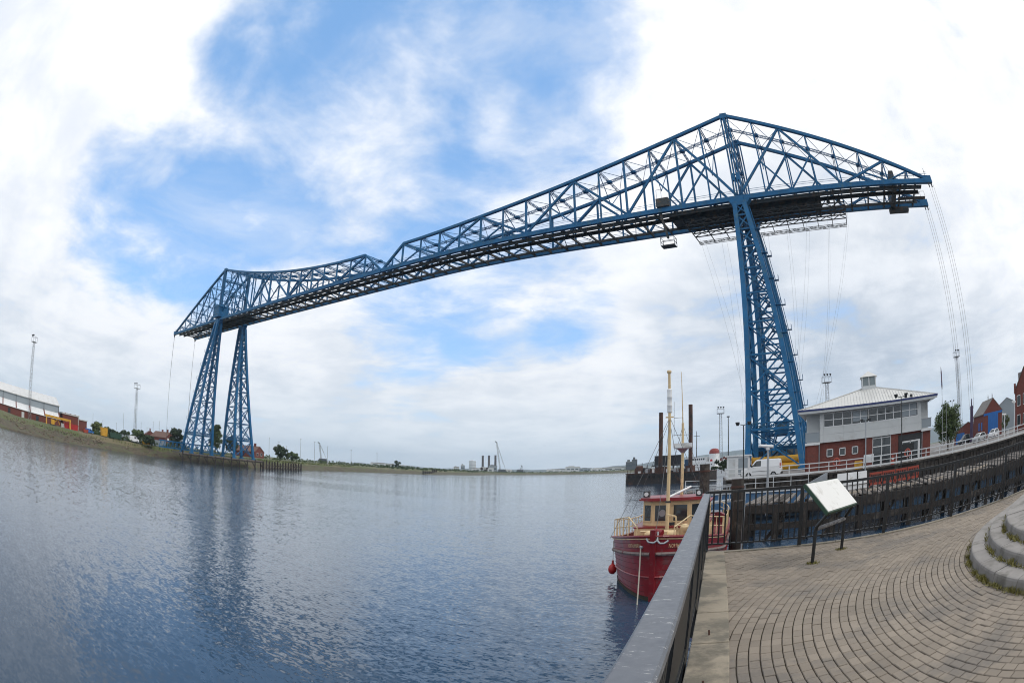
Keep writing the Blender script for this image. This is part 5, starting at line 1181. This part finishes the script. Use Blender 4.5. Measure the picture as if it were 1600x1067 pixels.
T = thing('excavator', 'yellow excavator parked under the gantry', 'excavator', (-198, -70.5, FZ-.2)); part('tracks', T, MB().bx(-1.3, 1.3, -1.6, 1.6, 0, .8), DARK); part('cab', T, MB().bx(-1, 1, -1.2, .6, .8, 2.6), YELLOW); part('boom', T, MB().beam((0, .5, 1.6), (0, 2.6, 3.0), .4).beam((0, 2.6, 3.0), (0, 3.6, 1.2), .3), YELLOW)
for k, (y, m, nm, lab, w_, h_) in enumerate(((-63.5, 'w', 'work_van', 'white van parked on the far bank beside the excavator', 4.4, 1.9), (-60.5, 'r', 'skip_container', 'long red container behind the gantry on the far bank', 7.5, 2.2), (-52.8, 'o', 'skip_container', 'small orange skip on the far bank', 2.6, 1.2), (-50.3, 'b', 'work_van', 'blue pickup parked right of the orange skip', 4.2, 1.7), (-43.0, 'y', 'skip_container', 'yellow container at the corner of the brick store', 3.4, 3.0), (-37.5, 'g', 'skip_container', 'green covered skip on dark trestles', 6.0, 1.8), (-27.5, 'w', 'work_van', 'white lorry cab parked among the bushes on the far bank', 4.6, 2.3), (-21.5, 'y', 'skip_container', 'low yellow skip on the far bank near the pale fence', 3.6, 1.0))):
    mm = {'w': CARW, 'r': REDB, 'o': ORANGE, 'b': BLUEB, 'y': YELLOW, 'g': GREEN}[m]; T = thing(nm, lab, 'van' if nm == 'work_van' else 'container', (-200+(k % 3)*.8, y, farz(-200, y)), R(90))
    if nm == 'work_van':
        b = part('body', T, body([(-w_/2, .3), (-w_/2, h_), (w_*.15, h_), (w_*.3, h_*.6), (w_/2, h_*.5), (w_/2, .3)], 1.8, .1, .9), mm); side_panes(T, [[(0, h_*.58), (w_*.24, h_*.58), (w_*.13, h_*.9), (0, h_*.9)]], 1.8, .1, .9); wheels(T, (-w_*.3, w_*.3), 1.8, .34)
    else:
        part('body', T, MB().prism([(-w_/2+.3, 0), (w_/2-.3, 0), (w_/2, h_), (-w_/2, h_)], 'y', -1.1, 1.1), mm); part('rim', T, MB().bx(-w_/2-.06, w_/2+.06, -1.16, 1.16, h_, h_+.12), mm)
        for i in range(4): part('rib', T, MB().bx(-w_/2+.6+i*(w_-1.2)/3-.06, -w_/2+.6+i*(w_-1.2)/3+.06, -1.17, -1.1, .1, h_), mm)
light_tower(-83.38, 222, 29.0, 'tall lattice floodlight mast rising before the grey shed', 1.5, 22, FZ)
light_tower(-71.0, 262, 23.5, 'lattice floodlight mast on the far bank left of the far tower', 1.3, 20, FZ)
g = random.Random(9); POLE_AZ = [-76.0, -74.8, -73.2, -72.4, -70.3, -69.6, -68.9, -68.2, -67.3, -58.3, -56.2, -55.2, -54.4, -53.0, -51.6, -50.3, -48.0, -45.5]
for k, az in enumerate(POLE_AZ):
    h = g.uniform(8, 13) if az < -66 else g.uniform(6, 15); side = 'left' if az < -66 else 'right'
    idx = k if az < -66 else k-9; od = ('first', 'second', 'third', 'fourth', 'fifth', 'sixth', 'seventh', 'eighth', 'ninth')[idx]
    T = thing('yard_light_pole', f'thin pale pole {side} of the far tower, {od} from the left', 'pole', at(az, g.uniform(275, 340), FZ), 0, 'thin poles on the far bank'); part('pole', T, MB().tube((0, 0, -.3), (0, 0, h), .13, .07, 6), STEEL); part('head', T, MB().beam((-.5, 0, h), (.5, 0, h), .16), STEEL)
T = thing('pale_fence', 'pale grey panel fence on the far bank left of the far tower', 'fence', (0, 0, FZ)); 
for i in range(9): part('panel', T, MB().bx(-203.1, -203.0, -33.5+i*2.6, -31.0+i*2.6, 0, 2.4), GREYC)
# houses
gable_house('brick_bungalow', 'brick bungalow with brown roof right of the far tower', at(-57.2, 262, FZ), R(118), 9, 12, 2.6, 2.4, BRICK, TILE, ((-2.5, -1.2, 1, 2.1, GLASS, 'window'), (1.2, 2.5, 1, 2.1, GLASS, 'window')), 1)
for k, (az, D) in enumerate(((-69.2, 300), (-67.6, 290), (-66.9, 275))): gable_house('terraced_house', ('brick house with red roof far left among the trees', 'brick house with red roof between two trees left of the far tower', 'brick house gable nearest the far tower')[k], at(az, D, FZ), R(75+20*k), 8, 11, 4.2, 2.6, BRICK, TILE, ((-2.5, -1.2, 1, 2.1, GLASS, 'window'), (1.2, 2.5, 1, 2.1, GLASS, 'window'), (-2.5, -1.2, 3, 4, WHITE, 'window')), 1)
# trees that stand apart
TR = ((-75.5, 262, 7.0, 3.6, LEAFY, 'round light green tree behind the brick store'), (-74.4, 255, 5.0, 3.2, LEAFY, 'low yellowish tree right of the brick store'), (-73.5, 250, 4.2, 4.0, LEAFD, 'dark rounded tree left of the right-hand floodlight mast'), (-72.2, 240, 4.8, 3.4, LEAFD, 'dark tree just left of the right-hand floodlight mast'), (-70.6, 232, 6.0, 4.0, LEAF, 'green tree at the foot of the right-hand floodlight mast'), (-69.3, 226, 4.0, 3.2, LEAFD, 'dark bushy tree behind the pale fence'), (-66.2, 246, 9.0, 4.6, LEAFD, 'dark rounded tree behind the left leg of the far tower'), (-61.9, 250, 14.5, 4.2, LEAF, 'tall green tree between the legs of the far tower'), (-60.2, 246, 9.0, 3.6, LEAFD, 'dark tree behind the right leg of the far tower'), (-55.0, 285, 7.6, 4.2, LEAFD, 'dark green tree right of the brick bungalow'), (-53.8, 290, 4.6, 4.4, LEAF, 'spreading green bush right of the bungalow tree'), (-43.8, 560, 7.5, 6.0, LEAFD, 'lone dark tree on the distant river bank'), (-35.4, 900, 11, 8.5, mat('leaf_reddish', (.055, .03, .024), .8, 0, .3, .5, attr=True), 'lone reddish tree left of the distant gas holder'))
for k, (az, D, h, r, m, lab) in enumerate(TR): tree('riverside_tree', lab, at(az, D, FZ-.2), h, r, m, 2600 if D < 300 else 600, .46 if D < 300 else 1.0, 80+k, .1, 'trees on the far bank')
# scrub along the far bank that reads as one mass
def scrub():
    sb = MB(); g_ = np.random.default_rng(44); pts = resample(FARLINE[8:18], 4.5)
    for i, p in enumerate(pts):
        if p[1] < 66: continue
        a = pts[max(0, i-2)]; b = pts[min(len(pts)-1, i+2)]; d = (b-a)/np.linalg.norm(b-a); n = np.array((-d[1], d[0])); dist = np.hypot(p[0]-CAM[0], p[1]-CAM[1])
        for row in range(3):
            if g_.uniform() < .15: continue
            q = p+n*(17+row*20+g_.uniform(-7, 7))+d*g_.uniform(-2, 2); h = g_.uniform(1.0, 3.4); r = g_.uniform(1.5, 3.8); k = int(90 if dist < 450 else 45)
            leaves(sb, (q[0], q[1], 4.2+h*.4), (r, r, h*.6), k, .36 if dist < 450 else .75, int(g_.integers(1e6)))
    for i in range(340):                              # bushes among the yards on the left
        y = g_.uniform(-46, 0); q = (g_.uniform(-234, -199), y); h = g_.uniform(.8, 3.0); leaves(sb, (q[0], q[1], FZ+h*.4), (1.9, 1.9, h*.6), 55, .34, int(g_.integers(1e6)))
    o = part('riverside_scrub', None, sb, LEAF); tag(o, 'dark green scrub along the far river bank', 'scrub', kind='stuff')
    gb = MB(); 
    for i, p in enumerate(resample(FARLINE[3:12], 1.2)):
        for _ in range(5):
            kk = slope_k(p[1]); x, y = p[0]-g_.uniform(4.6, 9)*kk, p[1]+g_.uniform(-1, 1); h = g_.uniform(.15, .5); a = g_.uniform(0, 3.14); s = .18
            gb.add([(x-s*math.cos(a), y-s*math.sin(a), 3.7), (x+s*math.cos(a), y+s*math.sin(a), 3.7), (x, y, 4.3+h)], [(0, 1, 2)]); gb.r.append(float(g_.uniform()))
    o = part('bank_grass', None, gb, LEAFY); tag(o, 'rough grass along the top of the far bank', 'grass', kind='stuff')
    rk = MB()
    for i, p in enumerate(resample(FARLINE[2:9], 1.0)):
        for _ in range(5):
            t = g_.uniform(0, 1); x = p[0]-.5-t*6.0*slope_k(p[1]); y = p[1]+g_.uniform(-.6, .6); z = .8+t*3.2; s = g_.uniform(.15, .5); v = g_.normal(size=(6, 3))*.12*s; c = np.array((x, y, z))
            q = [c+np.array(e)*s+v[j] for j, e in enumerate(((1, 0, 0), (-1, 0, 0), (0, 1, 0), (0, -1, 0), (0, 0, .8), (0, 0, -.8)))]; rk.add(q, [(0, 2, 4), (2, 1, 4), (1, 3, 4), (3, 0, 4), (2, 0, 5), (1, 2, 5), (3, 1, 5), (0, 3, 5)])
    o = part('bank_rubble', None, rk, mat('rubble', (.13, .10, .072), .95, 0, .4, 1.2, (.22, .18, .14), .3, .8)); tag(o, 'loose stones strewn down the far bank', 'stones', kind='stuff')
scrub()
# blue boarding truss and timber wharf under the far tower
T = thing('boarding_truss', 'low blue lattice girder barrier at the foot of the far tower', 'barrier', (-187.5, -20, 4.6)); m = MB(); 
m.beam((0, 0, .3), (0, 29, .3), .3, .4).beam((0, 0, 2.7), (0, 26.5, 2.7), .3, .4).beam((0, 26.5, 2.7), (0, 29, .3), .3, .4); part('chords', T, m, BLUE)
for i in range(14): bar('web', T, (0, i*1.9, .3), (0, i*1.9+1.0, 2.7), .16, .2, BLUE); bar('upright', T, (0, i*1.9+1.0, .3), (0, i*1.9+1.0, 2.7), .16, .16, BLUE)
T = thing('timber_wharf', 'dark decayed timber wharf on raking piles under the far tower', 'wharf', (0, 0, 0)); g = random.Random(15)
w0, w1 = np.array((-178.2, -13.0)), np.array((-176.0, 23.0)); wl = resample([w0, w1], 3.4)
part('deck', T, MB().prism([(w0[0], w0[1]), (w1[0], w1[1]), (w1[0]-11, w1[1]), (w0[0]-11, w0[1])], 'z', 3.5, 3.95), PLANK)
part('waling', T, MB().beam((*w0, 3.3), (*w1, 3.3), .4, .45), TIMBER)
for i, p in enumerate(wl):
    part('pile', T, MB().tube((*p, -1.5), (*p, 3.8+(g.uniform(.2, .9) if i % 3 == 0 else 0)), .26, n=7), TIMBER, True); bar('raking_brace', T, (p[0]+.1, p[1]-1.6, 3.3), (p[0]+.1, p[1]+.4, .6), .28, .28, TIMBER)
T = thing('ruined_jetty', 'row of black broken jetty piles right of the far tower', 'jetty', (0, 0, 0)); jl = resample([(-175.6, 24.5), (-186, 40), (-199.5, 60)], 3.1)
for i, p in enumerate(jl):
    part('pile', T, MB().tube((*p, -1.5), (*p, 3.9+g.uniform(-.6, .5)), .36, .32, 7), TIMBER, True); q = p+np.array((-2.2, -1.4)); part('pile', T, MB().tube((*q, -1.5), (*q, 3.5+g.uniform(-.6, .5)), .3, n=7), TIMBER, True)
    if i+1 < len(jl): bar('waling', T, (*p, 2.3+g.uniform(-.1, .1)), (*jl[i+1], 2.3), .3, .35, TIMBER); bar('raking_brace', T, (*p, .2), (*jl[i+1], 2.2), .22, .25, TIMBER)
T = thing('dolphin_piles', 'small cluster of black mooring piles far down the river', 'piles', (0, 0, 0))
for i in range(8):
    p = np.array((-318, 282))+np.array((-4.6, 8.0))*i; part('pile', T, MB().tube((*p, -1.5), (*p, 3.6+(2.6 if i > 4 else 0)*g.uniform(.4, 1)), .75, n=7), TIMBER, True)
bar('waling', T, (-318, 282, 2.4), (-350, 338, 2.4), .6, .8, TIMBER)
# distant works
def place(az, D): return at(az, D, 4.8)
T = thing('gas_holder', 'pale drum-shaped gas holder on the horizon', 'gas holder', place(-36.5, 1500)); part('drum', T, MB().lathe((0, 0, 0), [(8.6, 0), (8.6, 25), (8.0, 27), (3, 29)], 28), mat('pale_works', (.52, .55, .57), .7), True)
for z in (8, 16, 24.5): part('ring', T, MB().lathe((0, 0, z), [(8.8, 0), (8.9, .5), (8.8, 1)], 28), GREYC)
for k, az in enumerate((-35.55, -34.98, -34.38)):
    T = thing('works_chimney', ('dark chimney stack on the horizon, nearest the gas holder', 'dark chimney stack on the horizon, middle of three', 'dark chimney stack on the horizon, nearest the tall crane')[k], 'chimney', place(az, 1500), 0, 'chimneys on the horizon'); part('stack', T, MB().lathe((0, 0, 0), [(3.0, 0), (2.5, 40+k)], 12), mat('dark_stack', (.06, .045, .04), .8), True); part('cap', T, MB().lathe((0, 0, 40+k), [(2.8, 0), (2.8, 1.2)], 12), DARK)
def crane(az, D, h, lean, label):
    T = thing('tower_crane', label, 'crane', place(az, D), R(40)); m = MB(); m.lattice((0, 0, 0), (-lean, 0, h), 2.2, 2.2, .6, 16); part('boom', T, m, STEEL); part('tie', T, MB().beam((-lean, 0, h), (12, 0, 6), .7).beam((-lean, 0, h), (6, 0, 20), .5), STEEL); part('jib_head', T, MB().beam((-lean, 0, h), (-lean-4, 0, h+2), 2.0), DARK); part('base', T, MB().bx(-5, 12, -4, 4, 0, 7), DARK)
crane(-33.9, 1450, 74, 10, 'tall lattice crane on the horizon beside the chimneys'); crane(-50.9, 1300, 40, 5, 'small slanting crane on the horizon right of the bungalow'); crane(-32.2, 1700, 18, -9, 'tiny slanting crane on the horizon right of the tall crane')
g = random.Random(31)
FB = [(-38.0, 1480, 14, 9), (-37.4, 1480, 10, 14), (-36.0, 1450, 26, 7), (-35.2, 1440, 34, 9), (-34.6, 1460, 20, 15), (-33.4, 1480, 30, 6), (-45.0, 1500, 60, 7), (-43.0, 1700, 40, 6), (-28.6, 1900, 70, 8), (-27.2, 1850, 46, 15), (-26.0, 1800, 40, 9), (-24.6, 1750, 60, 8), (-22.9, 1600, 90, 8), (-21.9, 1500, 18, 21), (-21.4, 1500, 14, 26), (-20.6, 2100, 80, 9)]
ORD = ('first', 'second', 'third', 'fourth', 'fifth', 'sixth', 'seventh', 'eighth', 'ninth', 'tenth', 'eleventh', 'twelfth', 'thirteenth', 'fourteenth', 'fifteenth', 'sixteenth')
order = sorted(range(len(FB)), key=lambda i: FB[i][0])
for k, (az, D, w, h) in enumerate(FB):
    T = thing('distant_works', f'low pale works building on the horizon, {ORD[order.index(k)]} from the left of sixteen', 'building', place(az, D), R(-az), 'works buildings on the horizon'); part('block', T, MB().bx(-w/2, w/2, 0, 14, 0, h).bx(-w*.3, w*.1, 2, 10, h, h*1.25), (OFFW, GREYC, WHITE, DARK)[k % 3] if k not in (13, 14) else DARK); part('roof', T, MB().prism([(-w/2-.5, h), (w/2+.5, h), (w/2-2, h+1.2), (-w/2+2, h+1.2)], 'y', -.4, 14.4), (SLATE, ROOFW)[k % 2])
    for i in range(3): part('window_band', T, MB().bx(-w*.4+i*w*.28, -w*.4+i*w*.28+w*.2, -.15, -.02, h*.4, h*.65), GLASS)
# ------------------------------------------------------------------ the air over the river
hz = MB(); hz.bx(-6300, 6300, -1000, 6300, -1.8, 205)
HAZE = bpy.data.materials.new('air_haze'); HAZE.use_nodes = True; nt = HAZE.node_tree; nt.nodes.clear(); o_ = nt.nodes.new('ShaderNodeOutputMaterial'); v_ = nt.nodes.new('ShaderNodeVolumePrincipled'); v_.inputs['Color'].default_value = (.66, .82, .98, 1); v_.inputs['Density'].default_value = .00012; v_.inputs['Anisotropy'].default_value = .1; nt.links.new(v_.outputs[0], o_.inputs['Volume'])
ho = link('haze', hz.mesh('haze', HAZE)); ho['kind'] = 'stuff'; ho['label'] = 'pale haze in the air over the river'; ho['category'] = 'haze'
